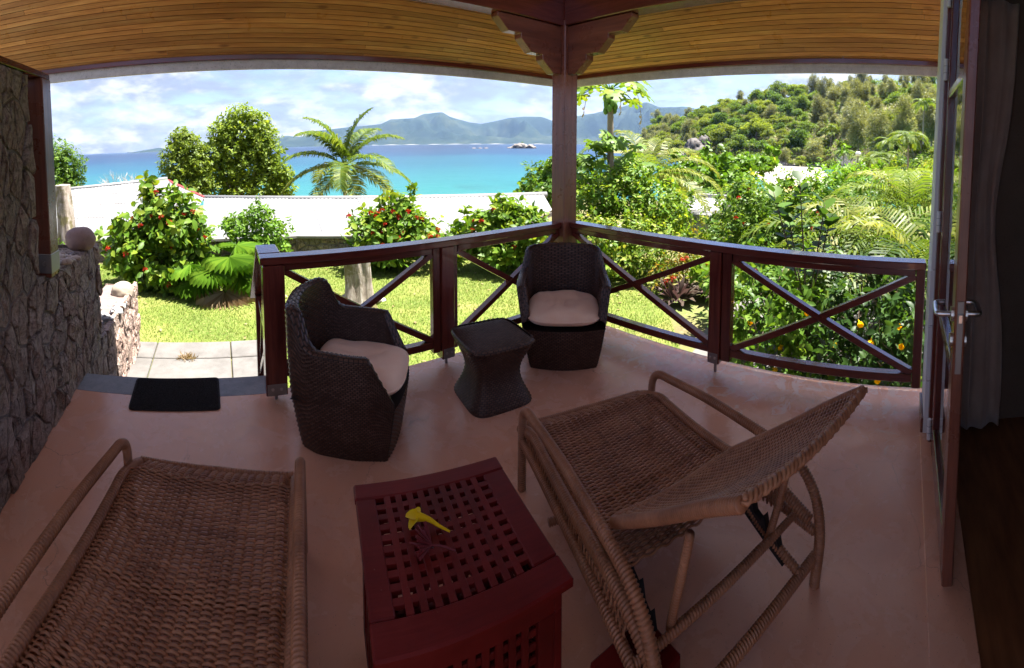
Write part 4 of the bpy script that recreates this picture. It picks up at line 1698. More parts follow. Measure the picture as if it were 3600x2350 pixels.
def foliage(lumps, n, size, kind, seed, whorl=5, shell=.4, upb=.45, spread=.9, zmin=None):
    rng = np.random.default_rng(seed)
    nt_ = max(1, n // whorl)
    P, Nn = lump_points(lumps, nt_, rng, shell)
    if zmin is not None:
        k = P[:, 2] > zmin
        P, Nn = P[k], Nn[k]
    nt_ = len(P)
    ax = nrm(Nn * .7 + np.array([0, 0, upb]) + .35 * rng.normal(size=(nt_, 3)))
    if whorl == 1:
        D = nrm(ax + spread * rng.normal(size=(nt_, 3)) * .6)
        U = nrm(ax + np.array([0, 0, .8]) + .5 * rng.normal(size=(nt_, 3)))
        return scatter(kind, P, D, U, size * rng.uniform(.6, 1.3, nt_))
    a = nrm(np.cross(ax, rng.normal(size=(nt_, 3))))
    b = np.cross(ax, a)
    PP = []; DD = []; UU = []; SS = []
    ph = rng.uniform(0, 6.28, nt_)
    for k in range(whorl):
        t_ = ph + 2.4 * k
        rad = np.cos(t_)[:, None] * a + np.sin(t_)[:, None] * b
        lift = rng.uniform(.05, .75, nt_)[:, None]
        D = nrm(rad * spread + ax * lift - np.array([0, 0, .15]))
        PP.append(P - ax * size * (.22 * k)); DD.append(D); UU.append(ax + .25 * rng.normal(size=(nt_, 3))); SS.append(size * rng.uniform(.45, 1.3, nt_))
    return scatter(kind, np.concatenate(PP), np.concatenate(DD), np.concatenate(UU), np.concatenate(SS))


def local(lumps, base):
    return [((c[0] - base[0], c[1] - base[1], c[2] - base[2]), r) for c, r in lumps]


def branch_mesh(base, tips, r0, rng, wob=.12, n_=7, fork=.35):
    """stems from the base to each tip"""
    mb = MB()
    base = np.array(base, float)
    for tp in tips:
        tp = np.array(tp, float)
        L = np.linalg.norm(tp - base)
        s0 = base + rng.normal(size=3) * np.array([r0, r0, 0]) * 1.5
        mid1 = s0 + (tp - s0) * np.array([.18, .18, .4]) + rng.normal(size=3) * wob * L * .4
        mid2 = s0 + (tp - s0) * np.array([.6, .6, .75]) + rng.normal(size=3) * wob * L * .5
        p = smooth_path([s0, mid1, mid2, tp], 5)
        mb.tube(p, np.linspace(r0, r0 * .22, len(p)), n_, False)
    return mb


def bush(name, label, lumps, n, size, m, base, seed, kind='oval', stems=7, r0=.018, stem_m='bark_brown', group=None, whorl=5, shell=.45, cat='shrub', zmin=None, upb=.45):
    t = thing(name, label, cat, base, 0, group)
    L = local(lumps, base)
    # uneven outline: a few leafy shoots reach out of the mass
    rs_ = np.random.default_rng(seed + 7)
    Ps, Ns = lump_points(L, 60, rs_, .05)
    mr = float(np.mean([np.mean(l[1]) for l in L]))
    ks = [i for i in range(60) if Ns[i][2] > .05][:11]
    shoots = [(tuple(Ps[i] + (Ns[i] * .5 + np.array([0, 0, .6])) * mr * rs_.uniform(.12, .42)), (mr * .15, mr * .15, mr * rs_.uniform(.2, .4))) for i in ks]
    Lf = L + shoots
    V, F = foliage(Lf, n, size, kind, seed, whorl, shell, upb, zmin=None if zmin is None else zmin - base[2])
    mk('foliage', V, F, m, t, kind='stuff')
    rng = np.random.default_rng(seed + 99)
    P, _ = lump_points(L, stems, rng, .7)
    branch_mesh((0, 0, -.05), P, r0, rng).build('stems', stem_m, t, True)
    return t, L


_fh = None


def flower_heads(t, L, n, seed, m='petal_red', size=.055, face=None, top=.0):
    """round flower clusters standing on the outside of a bush, towards the light and the viewer"""
    global _fh
    if _fh is None:
        _fh = {}
    key = (m, size)
    if key not in _fh:
        rng = np.random.default_rng(5)
        d = nrm(rng.normal(size=(46, 3))); d[:, 2] = np.abs(d[:, 2]) * .9
        P = d * size * .55 * np.array([1, 1, .7])
        V, F = scatter('quad', P, nrm(d + .7 * rng.normal(size=d.shape)), d, np.full(46, size * .55))
        me = bpy.data.meshes.new('flower_head')
        me.from_pydata([tuple(v) for v in V], [], [tuple(f) for f in F]); me.materials.append(MATS[m])
        _fh[key] = me
    rng = np.random.default_rng(seed)
    P, Nn = lump_points(L, n * 14, rng, .02)
    c = np.array([t.location.x, t.location.y, 0]); toc = nrm(-c)
    sc = Nn @ toc + .55 * Nn[:, 2] + .5 * rng.random(len(P))
    k = 0
    used = []
    for i in np.argsort(-sc):
        if all(np.linalg.norm(P[i] - q) > size * 2.1 for q in used):
            used.append(P[i])
            o = ob('flower_head', _fh[key], t, P[i] + Nn[i] * size * .25)
            o.rotation_euler = Vector(Nn[i] + np.array([0, 0, .6])).to_track_quat('Z', 'Y').to_euler()
            s_ = rng.uniform(.75, 1.2); o.scale = (s_, s_, s_)
            k += 1
            if k >= n:
                break


def frond_mesh(L, nl, lw, droop, width, seed, lift=.5, hang=.55, rach=.018, dry=False, keel=.35):
    """pinnate palm frond growing from the origin along +x, arching; leaflets as folded strips"""
    rng = np.random.default_rng(seed)
    s = np.linspace(0, 1, 24)
    ang = lift - (lift + droop) * s ** 1.25
    dx = np.cos(ang); dz = np.sin(ang)
    x = np.r_[0, np.cumsum(dx[:-1])] * L / 23; z = np.r_[0, np.cumsum(dz[:-1])] * L / 23
    side = .04 * L * np.sin(s * 2.2 + seed) * s
    R = np.stack([x, side, z], 1)
    Vr, Fr = tube(R, np.linspace(rach, rach * .18, 24), 5, False)
    V = [np.array(Vr)]; F = [np.array(Fr)]
    o = len(Vr)
    Vl = []; Fl = []
    q = 0
    for i in range(nl):
        f = .13 + .86 * (i + .5) / nl
        p = np.array([np.interp(f, s, R[:, k]) for k in range(3)])
        a = np.interp(f, s, ang)
        T = np.array([cos(a), 0, sin(a)]); Nn = np.array([-sin(a), 0, cos(a)])
        prof = (sin(pi * min(1, .12 + f * .86)) ** .55)
        for sg in (-1, 1):
            ll = width * prof * rng.uniform(.85, 1.12)
            fwd_ = .35 + .55 * f + rng.uniform(-.1, .1)
            d = nrm(np.array([0, sg, 0]) + T * fwd_ + Nn * (keel + rng.uniform(-.12, .12)))
            e1 = p + d * ll * .5
            d2 = nrm(d + np.array([0, 0, -hang * 1.0]) + rng.normal(size=3) * .08)
            e2 = e1 + d2 * ll * .3
            d3 = nrm(d2 + np.array([0, 0, -hang * 1.3]))
            e3 = e2 + d3 * ll * .25
            wv = T * lw * .5
            for c_, w_ in ((p, .45), (e1, 1.), (e2, .75)):
                Vl += [c_ - wv * w_, c_ + wv * w_]
            Vl.append(e3)
            Fl += [(q, q + 1, q + 3), (q, q + 3, q + 2), (q + 2, q + 3, q + 5), (q + 2, q + 5, q + 4), (q + 4, q + 5, q + 6)]
            q += 7
    mb = MB()
    mb.V = [tuple(v) for v in Vr]; mb.F = [tuple(f) for f in Fr]
    mb.add(Vl, Fl)
    return mb


def palm(name, label, base, crown_z, trunk_r, fronds, m, seed, L, nl, lw, width, lean=(0, 0), group=None, trunk_m='bark_palm', nuts=0, cat='palm', rach=.02, variants=3):
    """fronds: list of (azimuth deg, lift rad, droop rad, length factor[, material])"""
    t = thing(name, label, cat, base, 0, group)
    H = crown_z - base[2]
    if trunk_r > 0:
        p = smooth_path([(0, 0, -.3), (lean[0] * .2, lean[1] * .2, H * .35), (lean[0] * .6, lean[1] * .6, H * .7), (lean[0], lean[1], H)], 8)
        k = np.arange(len(p))
        P = resample(p, .05 if H < 6 else .12)
        rr_ = trunk_r * (1.15 - .35 * np.linspace(0, 1, len(P))) * (1 + .05 * (np.arange(len(P)) % 2))
        MB().tube(P, rr_, 10).build('trunk', trunk_m, t, True)
    cache = {}
    for i, fr_ in enumerate(fronds):
        az, li, dr, lf = fr_[:4]
        mm = fr_[4] if len(fr_) > 4 else m
        mb = frond_mesh(L * lf, nl, lw, dr, width * (.8 + .2 * lf), seed * 31 + i, li, rach=rach)
        o = mb.build('frond', mm, t)
        o.location = (lean[0], lean[1], H)
        o.rotation_euler = (0, 0, radians(90 - az))
    for i in range(nuts):
        a = i * 2.4
        blob('coconut', 'papaya_fruit', (lean[0] + .16 * cos(a), lean[1] + .16 * sin(a), H - .18), (.1, .1, .13), t, i, 2, .05)
    return t


def palmate(mb, p, d, up, S, lobes=7, rng=None, jag=True):
    """deeply lobed leaf (papaya): lobes radiate from the end of the stalk"""
    Y = nrm(np.array(d, float)); X = nrm(np.cross(Y, np.array(up, float))); Z = np.cross(X, Y)
    p = np.array(p, float)
    for i in range(lobes):
        a = (i - (lobes - 1) / 2) * (4.1 / lobes)
        l = S * (1 - .10 * abs(i - (lobes - 1) / 2)) * (rng.uniform(.85, 1.1) if rng is not None else 1)
        dy = Y * cos(a) + X * sin(a); dx = -Y * sin(a) + X * cos(a)
        q = [(0, 0, 0), (-.13, .33, .02), (.13, .33, .02), (-.30, .62, -.03), (-.10, .60, -.02), (.10, .60, -.02), (.30, .62, -.03), (-.17, .85, -.10), (.17, .85, -.10), (0, 1, -.18)]
        V = [p + l * (dx * u + dy * v + Z * w) for u, v, w in q]
        F = [(0, 2, 1), (1, 4, 3), (1, 2, 5, 4), (2, 6, 5), (4, 5, 8, 7), (7, 8, 9)]
        mb.add(V, F)


def fan_leaf(S, nseg, fold, seed, split=.55, arc=3.6, droop=.25):
    """fan palm leaf: pleated segments joined towards the stalk, free tips"""
    rng = np.random.default_rng(seed)
    V = []; F = []
    for i in range(nseg):
        a0 = -arc / 2 + arc * i / nseg; a1 = a0 + arc / nseg; am = (a0 + a1) / 2
        b = len(V)
        L = S * (1 - .18 * abs(am) / (arc / 2)) * rng.uniform(.93, 1.05)
        for r, w, z in ((.05, 1, 0), (split, 1, 0), (.82, .6, 0), (1., .05, 0)):
            for a, hh in ((am + (a0 - am) * w, 0), (am, fold), (am + (a1 - am) * w, 0)):
                rad = L * r
                V.append((rad * cos(a), rad * sin(a), hh * rad * .16 - droop * S * r * r * (1 + .5 * (1 - cos(a)))))
        for k in range(3):
            q = b + 3 * k
            F += [(q, q + 1, q + 4, q + 3), (q + 1, q + 2, q + 5, q + 4)]
    return V, F


# ================================================================ GARDEN GROUND
def ground_z(x, y):
    r = math.hypot(x, y)
    az = math.degrees(math.atan2(x, y))
    r0 = 9.4 if az < 45 else 9.4 + (az - 45) * .02
    if r < r0:
        return GZ - .02
    if r < 20:
        return GZ - .02 - 2.9 * (r - r0) / (20 - r0)
    return max(-9.5, GZ - 2.92 - 6.0 * (r - 20) / 75)


rs = [0, 3, 5, 7, 8.5, 9.4, 10, 11, 12.5, 14, 16, 18, 20, 24, 28, 34, 42, 52, 64, 80, 100, 120]
azs = np.arange(-70, 131, 5)
V = []; F = []
for r in rs:
    for a in azs:
        x, y, _ = pol(a, r, 0)
        V.append((x, y, ground_z(x, y)))
na = len(azs)
for i in range(len(rs) - 1):
    for j in range(na - 1):
        F.append((i * na + j, i * na + j + 1, (i + 1) * na + j + 1, (i + 1) * na + j))
struct('ground', V, [f[::-1] for f in F], 'soil')

lawn_poly = [(-4.5, 5.06), (.51, 5.06), (.51, 2.80), (3.0, 2.80), (3.3, 2.2), (4.2, 2.35), (5.4, 3.3), (6.4, 4.3), (5.9, 6.3), (4.75, 7.25), (1.5, 8.45), (-1.2, 8.6), (-4.5, 8.7)]
struct('lawn', [(x, y, GZ - .004) for x, y in lawn_poly], [tuple(range(len(lawn_poly)))], 'lawn')
# grass: many thin blades
rng = np.random.default_rng(3)
poly_ = np.array(lawn_poly)


def inside(P):
    x, y = P[:, 0], P[:, 1]
    ins = np.zeros(len(P), bool)
    for i in range(len(poly_)):
        a, b = poly_[i], poly_[(i + 1) % len(poly_)]
        c = ((a[1] > y) != (b[1] > y)) & (x < (b[0] - a[0]) * (y - a[1]) / (b[1] - a[1] + 1e-12) + a[0])
        ins ^= c
    return ins


P = np.stack([rng.uniform(-2.8, 6.4, 170000), rng.uniform(2.2, 8.7, 170000), np.full(170000, GZ - .004)], 1)
P = P[inside(P)]
dens = .55 + .45 * np.sin(P[:, 0] * 2.3 + 1.3 * np.sin(P[:, 1] * 1.7)) * np.sin(P[:, 1] * 2.9 + P[:, 0])
P = P[rng.random(len(P)) < .55 + .45 * dens]
k = len(P)
h = rng.uniform(.018, .05, k) * (1 + .5 * (rng.random(k) < .05))
d = np.stack([rng.normal(size=k) * .6, rng.normal(size=k) * .6, np.ones(k)], 1)
sd2 = nrm(np.stack([rng.normal(size=k), rng.normal(size=k), np.zeros(k)], 1)) * .004
Vg = np.stack([P - sd2, P + sd2, P + nrm(d) * h[:, None]], 1).reshape(-1, 3)
mk('grass', Vg, np.arange(3 * k).reshape(-1, 3), 'grass', kind='stuff')
tag(bpy.data.objects['grass'], 'short sunlit yellow green grass covering the lawn', 'grass')
P = P[rng.integers(0, len(P), 230)]
V, F = scatter('oval', P + np.array([0, 0, .02]), rng.normal(size=(230, 3)) * np.array([1, 1, .15]), np.tile([0, 0, 1.], (230, 1)), rng.uniform(.03, .075, 230))
o = mk('fallen_leaves', V, F, 'leaf_dry', kind='stuff'); tag(o, 'dry brown leaves scattered over the lawn', 'fallen leaves')

# path slabs
path = thing('garden_path', 'pale concrete slab path crossing in front of the steps', 'path'); path['kind'] = 'structure'; del path['category']
xs = [-2.6, -1.7, -.80, .055, .50]
for i in range(len(xs) - 1):
    for (y0, y1) in ((3.25, 3.96), (3.965, 4.655), (4.662, 5.055)):
        MB().box((xs[i] + .006, y0 + .004, GZ - .08), (xs[i + 1] - .006, y1 - .004, GZ + .012 + .004 * ((i * 3 + int(y0)) % 3)), .008).build('slab', 'paving', path)
rng = np.random.default_rng(8)
k = 140
P = np.stack([-.42 + rng.normal(size=k) * .035, 4.655 + rng.normal(size=k) * .02, np.full(k, GZ)], 1)
V, F = scatter('needle', P, np.stack([rng.normal(size=k) * .7, rng.normal(size=k) * .7, np.ones(k) * .7], 1), rng.normal(size=(k, 3)), rng.uniform(.05, .10, k))
o = mk('grass_tuft', V, F, 'leaf_dry'); tag(o, 'dry grass tuft growing in a joint of the slab path', 'grass tuft')
# gravel strip on the right, seen through the shrubs
V, F = prism([(3.05, -3.5), (6.6, -3.5), (6.9, 1.6), (5.8, 2.6), (4.3, 2.2), (3.3, 2.1), (3.05, 2.9)], GZ - .1, GZ - .006)
struct('gravel_path', V, F, 'paving')

# garden wall of stones with a coping
gw = thing('garden_wall', 'low stone retaining wall with pale coping behind the lawn', 'wall')
corners = [(-5.0, 8.95), (1.5, 8.62), (4.75, 7.42), (6.6, 6.4), (8.2, 5.2)]
for s_ in range(len(corners) - 1):
    a = np.array(corners[s_]); b = np.array(corners[s_ + 1])
    L = np.linalg.norm(b - a); d = (b - a) / L; nn = np.array((d[1], -d[0]))
    if nn @ a > 0:
        nn = -nn
    mb = MB(); mb.bar((*(a - nn * .12), -.50), (*(b - nn * .12), -.50), .20, .46); mb.build('mortar_core', 'garden_mortar', gw)
    mb = MB(); mb.bar((*(a - nn * .08), -.235), (*(b - nn * .08), -.235), .32, .06, ch=.008); mb.build('coping', 'coping', gw)
    stones(gw, 0, L, GZ, -.27, max(4, int(L / .27)), 3, lambda u, v, dd, a=a, d=d, nn=nn: (*(a + d * u + nn * (dd - .02)), v), 40 + s_, 'garden_stone', .012, (.010, .04), .02)

# ---------------------------------------------------------------- stumps, small stones
def stump(name, label, base, path, radii, cut_r, seed, m='bark_grey', roots=0):
    t = thing(name, label, 'stump', base)
    P = smooth_path(path, 10)
    R = np.interp(np.linspace(0, 1, len(P)), np.linspace(0, 1, len(radii)), radii)
    V, F = tube(P, R, 28, False)
    from mathutils import noise as mn
    V = np.array(V)
    for i in range(len(V)):
        c = P[i // 28]
        q = V[i] - c
        a = math.atan2(q[1], q[0])
        f = 1 + .13 * sin(3 * a + seed) + .08 * sin(7 * a + 2 * c[2]) + .12 * mn.noise(Vector((cos(a) * 2.2, sin(a) * 2.2, c[2] * 2.5 + seed)))
        V[i] = c + q * f
    F = [tuple(f) for f in F]
    mk('trunk', V, F, m, t, True)
    top = V[-28:]
    mk('cut_face', [*top, top.mean(0) + np.array([0, 0, .012])], [(i, (i + 1) % 28, 28) for i in range(28)], 'cut_wood', t)
    rg = random.Random(seed)
    for i in range(roots):
        a = rg.uniform(0, 6.28)
        MB().tube(smooth_path([(.5 * radii[0] * cos(a), .5 * radii[0] * sin(a), .16), (1.25 * radii[0] * cos(a), 1.25 * radii[0] * sin(a), .05), (2.1 * radii[0] * cos(a + .2), 2.1 * radii[0] * sin(a + .2), -.03)], 5), np.linspace(.07, .03, 11), 8).build('root', m, t, True)
    return t


stump('tree_stump', 'mossy grey cut tree trunk standing on the lawn behind the balustrade', (1.80, 5.64, GZ), [(0, 0, -.05), (.0, 0, .12), (.01, 0, .4), (-.02, .0, .80)], [.29, .215, .18, .185], .1, 3, roots=6)
stump('tree_stump', 'tall cut grey trunk behind the brown boulder at far left', (-1.93, 5.17, GZ), [(0, 0, -.05), (0, 0, .6), (.01, 0, 1.3), (-.015, 0, 1.90)], [.135, .115, .105, .09], .1, 5, 'bark_grey')
tag(blob('flat_stone', 'rock_pale', (1.15, 5.95, GZ - .01), (.26, .17, .035), seed=4, sub=3, rough=.2), 'flat pinkish stone lying in the grass left of the stump', 'stone')
tag(blob('flat_stone', 'coral', (2.2, 5.9, GZ - .01), (.13, .07, .04), seed=5, sub=3, rough=.25), 'small pale stone lying in the grass behind the stump', 'stone')

# ---------------------------------------------------------------- shrubs along the garden wall
G3 = lambda az, r, z: pol(az, r, z)
IX = 'red flowered ixora shrubs along the garden wall'
t, L = bush('ixora_shrub', 'tall red flowered ixora shrub left of the fan palm, tallest of the ixoras',
            [(G3(-9.6, 7.35, .12), (.62, .6, .55)), (G3(-6.2, 7.3, .30), (.58, .55, .55)), (G3(-12.6, 7.2, -.05), (.42, .5, .5)), (G3(-8.6, 7.3, .62), (.36, .36, .42)),
             (G3(-7.9, 7.2, -.30), (.62, .55, .36)), (G3(-4.0, 7.2, .0), (.42, .42, .42)), (G3(-9.6, 7.3, .95), (.16, .16, .30)), (G3(-4.6, 7.3, .62), (.2, .2, .25)), (G3(-6.0, 6.9, -.48), (.35, .3, .18))],
            4300, .165, 'leaf_ixora', pol(-8.6, 7.5, GZ), 1, 'oval', 12, .02, group=IX)
flower_heads(t, L, 15, 2, size=.05)
t, L = bush('ixora_shrub', 'rounded ixora shrub covered in red flowers behind the lawn stump',
            [(G3(22.6, 8.0, .12), (.62, .55, .40)), (G3(19.5, 7.9, -.02), (.45, .5, .42)), (G3(26.0, 7.9, -.06), (.48, .5, .38)), (G3(23.4, 8.0, .42), (.30, .3, .27)), (G3(22.5, 7.8, -.36), (.62, .45, .26))],
            3700, .145, 'leaf_ixora', pol(22.6, 8.1, GZ), 2, 'oval', 10, .018, group=IX)
flower_heads(t, L, 24, 5, size=.052)
t, L = bush('ixora_shrub', 'ixora shrub with few red flowers just left of the corner post',
            [(G3(35.5, 7.9, .05), (.55, .5, .40)), (G3(39.6, 7.8, .10), (.55, .5, .42)), (G3(37.2, 7.9, .38), (.32, .3, .26)), (G3(37.4, 7.7, -.34), (.62, .45, .27)), (G3(32.2, 7.8, -.08), (.28, .3, .28))],
            3200, .15, 'leaf_ixora', pol(37.4, 8.0, GZ), 3, 'oval', 10, .018, group=IX)
flower_heads(t, L, 10, 8, size=.05)
t, L = bush('ixora_sprig', 'small low ixora plant with one red flower at the foot of the garden wall', [(G3(30.6, 7.6, -.48), (.16, .16, .2))], 240, .10, 'leaf_ixora', pol(30.6, 7.6, GZ), 13, 'oval', 4, .01)
flower_heads(t, L, 2, 4, size=.06)
bush('green_shrub', 'bright green rounded shrub behind the end of the balustrade', [(G3(4.6, 8.3, -.06), (.55, .5, .42)), (G3(2.4, 8.2, .1), (.34, .3, .3)), (G3(6.6, 8.2, -.16), (.40, .4, .4)), (G3(5.0, 8.2, .32), (.30, .3, .22)), (G3(5.0, 8.1, -.42), (.5, .4, .25)), (G3(.9, 8.3, .14), (.18, .2, .14))],
     3600, .085, 'leaf_bright', pol(4.8, 8.35, GZ), 4, 'oval', 9)
bush('green_shrub', 'small leafy shoot beside the tall cut trunk at far left', [(G3(-21.2, 4.9, .35), (.10, .1, .3)), (G3(-19.6, 5.4, .05), (.1, .1, .2))], 160, .10, 'leaf_bright', pol(-20.8, 5.0, GZ), 14, 'lance', 3)

# ground-hugging fan palm
t = thing('fan_palm', 'low fan palm with pleated round leaves between the two shrubs', 'palm', pol(-1.0, 7.0, GZ))
rf = random.Random(12)
for i in range(17):
    a = i * 2.399 + .4
    lift = .95 - .055 * i + rf.uniform(-.1, .1)
    st_ = rf.uniform(.50, .74) * (1 - .012 * i)
    dx, dy = cos(a), sin(a)
    tip = Vector((dx * st_ * cos(lift), dy * st_ * cos(lift), .12 + st_ * sin(lift) * 1.05))
    old = i > 12
    V, F = fan_leaf(rf.uniform(.42, .54), 24, 1.3, i, .74, 4.4, .16)
    o = mk('leaf', V, F, 'leaf_dry' if i == 15 else 'leaf_bright', t)
    o.location = tip
    o.rotation_euler = (Matrix.Rotation(a, 3, 'Z') @ Matrix.Rotation(.45 - lift * .35, 3, 'Y')).to_euler()
    MB().tube(smooth_path([(0, 0, .02), tuple(tip * .55 + Vector((0, 0, .05))), tuple(tip)], 4), .008, 6).build('stalk', 'leaf_mid', t, True)
MB().tube([(0, 0, -.05), (.02, 0, .16)], [.07, .055], 10).build('trunk', 'bark_brown', t, True)
# feathery sprig on the wall
t = thing('fern', 'pale feathery fern growing on top of the garden wall', 'fern', pol(30.8, 8.75, -.33))
for i in range(9):
    mb = frond_mesh(.38, 16, .02, .9, .07, 70 + i, 1.0, .2, .003)
    o = mb.build('frond', 'leaf_mid', t); o.rotation_euler = (0, 0, i * .7)

# ---------------------------------------------------------------- right hand garden
rngp = np.random.default_rng(17)
bush('variegated_shrub', 'broad yellow green variegated shrub right of the corner post',
     [(G3(52.5, 7.5, .0), (.75, .7, .42)), (G3(48.6, 7.5, -.05), (.6, .6, .42)), (G3(56.2, 7.5, -.08), (.55, .6, .40)), (G3(54, 7.3, -.38), (.75, .5, .28)), (G3(50, 7.3, -.4), (.6, .5, .26))],
     5600, .085, 'leaf_variegated', pol(53.5, 7.8, GZ), 21, 'oval', 16, .016)
bush('garden_shrub', 'tall light green shrub behind the variegated one, below the papaya',
     [(G3(52.0, 8.4, .62), (.8, .7, .5)), (G3(56.2, 8.4, .42), (.7, .7, .5)), (G3(48.6, 8.4, .35), (.6, .6, .5)), (G3(53.5, 8.4, .95), (.5, .5, .33)), (G3(58.3, 8.4, .1), (.5, .5, .42))],
     6500, .095, 'leaf_ixora', pol(53.5, 8.6, GZ), 22, 'oval', 12, .02)
# papaya tree
pb_ = pol(51.15, 9.0, GZ)
t = thing('papaya_tree', 'papaya tree with slim pale trunk and green fruit below the eave', 'tree', pb_)
HC = 3.38
MB().tube(resample(smooth_path([(0, 0, -.1), (.02, 0, 1.2), (0, .01, 2.4), (-.03, 0, HC)], 8), .06), .085 - .03 * np.linspace(0, 1, len(resample(smooth_path([(0, 0, -.1), (.02, 0, 1.2), (0, .01, 2.4), (-.03, 0, HC)], 8), .06))) + .004 * (np.arange(len(resample(smooth_path([(0, 0, -.1), (.02, 0, 1.2), (0, .01, 2.4), (-.03, 0, HC)], 8), .06))) % 2), 10).build('trunk', 'bark_palm', t, True)
rp_ = np.random.default_rng(31)
for i in range(15):
    a = i * 2.4; zz_ = HC - .12 - .022 * i
    blob('papaya', 'papaya_fruit', (-.02 + .10 * cos(a), .10 * sin(a), zz_), (.055, .055, .085), t, i, 2, .04)
for i in range(15):
    a = i * 2.399 + .3
    L_ = rp_.uniform(.55, .85)
    up_ = .55 - .07 * i
    tip = np.array([-.03 + L_ * cos(a), L_ * sin(a), HC + .05 + up_ * .5])
    o = MB(); palmate(o, tip, (cos(a), sin(a), -.55), (cos(a) * .5, sin(a) * .5, 1), rp_.uniform(.34, .44), 7, rp_)
    lf_ = o.build('leaf', 'leaf_ixora', t)
    MB().tube(smooth_path([(-.03, 0, HC), tuple((tip + np.array([-.03, 0, HC])) / 2 + np.array([0, 0, .10])), tuple(tip)], 4), .010, 6).build('stalk', 'leaf_bright', lf_, True)
for i, (dx, dz) in enumerate(((.62, -.55), (.20, -.36), (-.55, -.4))):
    c = pol(51.15 + 90, 1, 0)
    mb = MB(); palmate(mb, (c[0] * dx, c[1] * dx, HC + dz), (.05, .05, -1), (c[0], c[1], 0), .24, 5, rp_)
    mb.tube(smooth_path([(0, 0, HC - .1), (c[0] * dx * .8, c[1] * dx * .8, HC - .05), (c[0] * dx, c[1] * dx, HC + dz)], 4), .006, 5)
    mb.build('dead_leaf', 'leaf_dry', t)
# young papaya plants below
t = thing('young_papaya', 'leafy young papaya plants beside the corner post', 'plant', pol(50.8, 9.2, GZ))
for i in range(64):
    az = rp_.uniform(46.6, 56.0); el = rp_.uniform(-5.5, 1.6) - .14 * (az - 51) ** 2
    p = np.array(pel(az, rp_.uniform(8.6, 9.4), el)) - np.array(t.location)
    a = rp_.uniform(0, 6.28)
    mb = MB(); palmate(mb, p, (cos(a), sin(a), -.35), (-.4, -.5, 1), rp_.uniform(.22, .34), 7, rp_)
    lf_ = mb.build('leaf', 'leaf_bright' if i % 3 else 'leaf_mid', t)
    if i % 3 == 0:
        MB().tube(smooth_path([(0, 0, .6), tuple(p * np.array([.5, .5, .7])), tuple(p)], 4), .008, 5).build('stalk', 'leaf_bright', lf_, True)
# coconut palm behind the papaya
fr = [(az, li, dr, lf, mm) for az, li, dr, lf, mm in [
    (20, 1.25, .1, 1., 'frond_yellow'), (70, 1.1, .35, 1.05, 'frond_yellow'), (110, 1.0, .8, 1., 'frond_yellow'), (140, .75, 1.0, 1.05, 'frond_yellow'), (160, .4, 1.15, 1.1, 'frond_yellow'),
    (185, .25, 1.2, 1., 'frond_yellow'), (250, .9, .9, .95, 'frond'), (300, 1.05, .6, 1., 'frond'), (340, .8, .9, .9, 'frond'), (95, .1, 1.2, 1., 'frond_yellow'), (130, -.1, 1.0, .95, 'frond_yellow')]]
palm('coconut_palm', 'young yellow green coconut palm behind the papaya, right of the corner post', pol(56.0, 13.5, -2.2), .55, .12, fr, 'frond_yellow', 41, 2.5, 46, .045, .62)

# purple leaved plants and a croton at the lawn's edge
rl = random.Random(9)
for j, (cx, cy_, lab) in enumerate(((5.55, 3.18, 'clump of purple and green sword leaves at the lawn edge, left one'), (5.95, 2.72, 'clump of purple and green sword leaves at the lawn edge, right one'))):
    t = thing('purple_plant', lab, 'plant', (cx, cy_, GZ))
    for i in range(46):
        a = rl.uniform(0, 6.28); le = rl.uniform(.3, 1.35); L_ = rl.uniform(.30, .46)
        d = np.array([cos(a) * cos(le), sin(a) * cos(le), sin(le)])
        V, F = scatter('lance', np.array([[.10 * cos(a), .10 * sin(a), 0.]]), d[None], np.array([[-cos(a) * .5, -sin(a) * .5, 1.]]), np.array([L_]))
        mk('leaf', V, F, 'leaf_purple', t)
t, L = bush('croton_shrub', 'orange and yellow croton shrub at the lawn edge behind the right balustrade', [(G3(60.8, 7.0, -.25), (.42, .4, .36)), (G3(63.5, 6.9, -.35), (.4, .4, .3)), (G3(58.8, 6.7, -.45), (.3, .3, .2))], 1500, .10, 'leaf_croton', pol(61.5, 7.1, GZ), 24, 'lance', 8, .012)
flower_heads(t, L, 8, 3, 'petal_red', .05)
# hibiscus shrubs
HB = 'hibiscus shrubs beyond the right balustrade'
t, L = bush('hibiscus_shrub', 'hibiscus shrub with small pink leaves tinted shoots in front of the white building',
            [(G3(69.5, 7.6, .45), (.62, .6, .55)), (G3(73.6, 7.6, .40), (.6, .6, .55)), (G3(67.2, 7.4, .1), (.5, .5, .45)), (G3(72, 7.4, -.1), (.75, .6, .45)), (G3(76.4, 7.4, .25), (.4, .5, .5)), (G3(75.8, 7.5, .78), (.25, .3, .3)), (G3(68.6, 7.5, .85), (.25, .3, .25))],
            5600, .09, 'leaf_mid', pol(71.5, 7.8, GZ), 26, 'oval', 14, .018, group=HB)
flower_heads(t, L, 9, 6, 'petal_red', .045)
t, L = bush('hibiscus_shrub', 'low hibiscus shrub with red blooms close behind the right rail',
            [(G3(66.8, 5.6, -.10), (.42, .4, .32)), (G3(70.8, 5.4, .02), (.45, .4, .36)), (G3(74.6, 5.2, -.02), (.42, .4, .36)), (G3(78.0, 5.2, -.2), (.4, .4, .32))],
            2100, .115, 'leaf_mid', pol(72, 5.4, GZ), 27, 'oval', 14, .016, group=HB, shell=.8)
flower_heads(t, L, 4, 9, 'petal_red', .055)
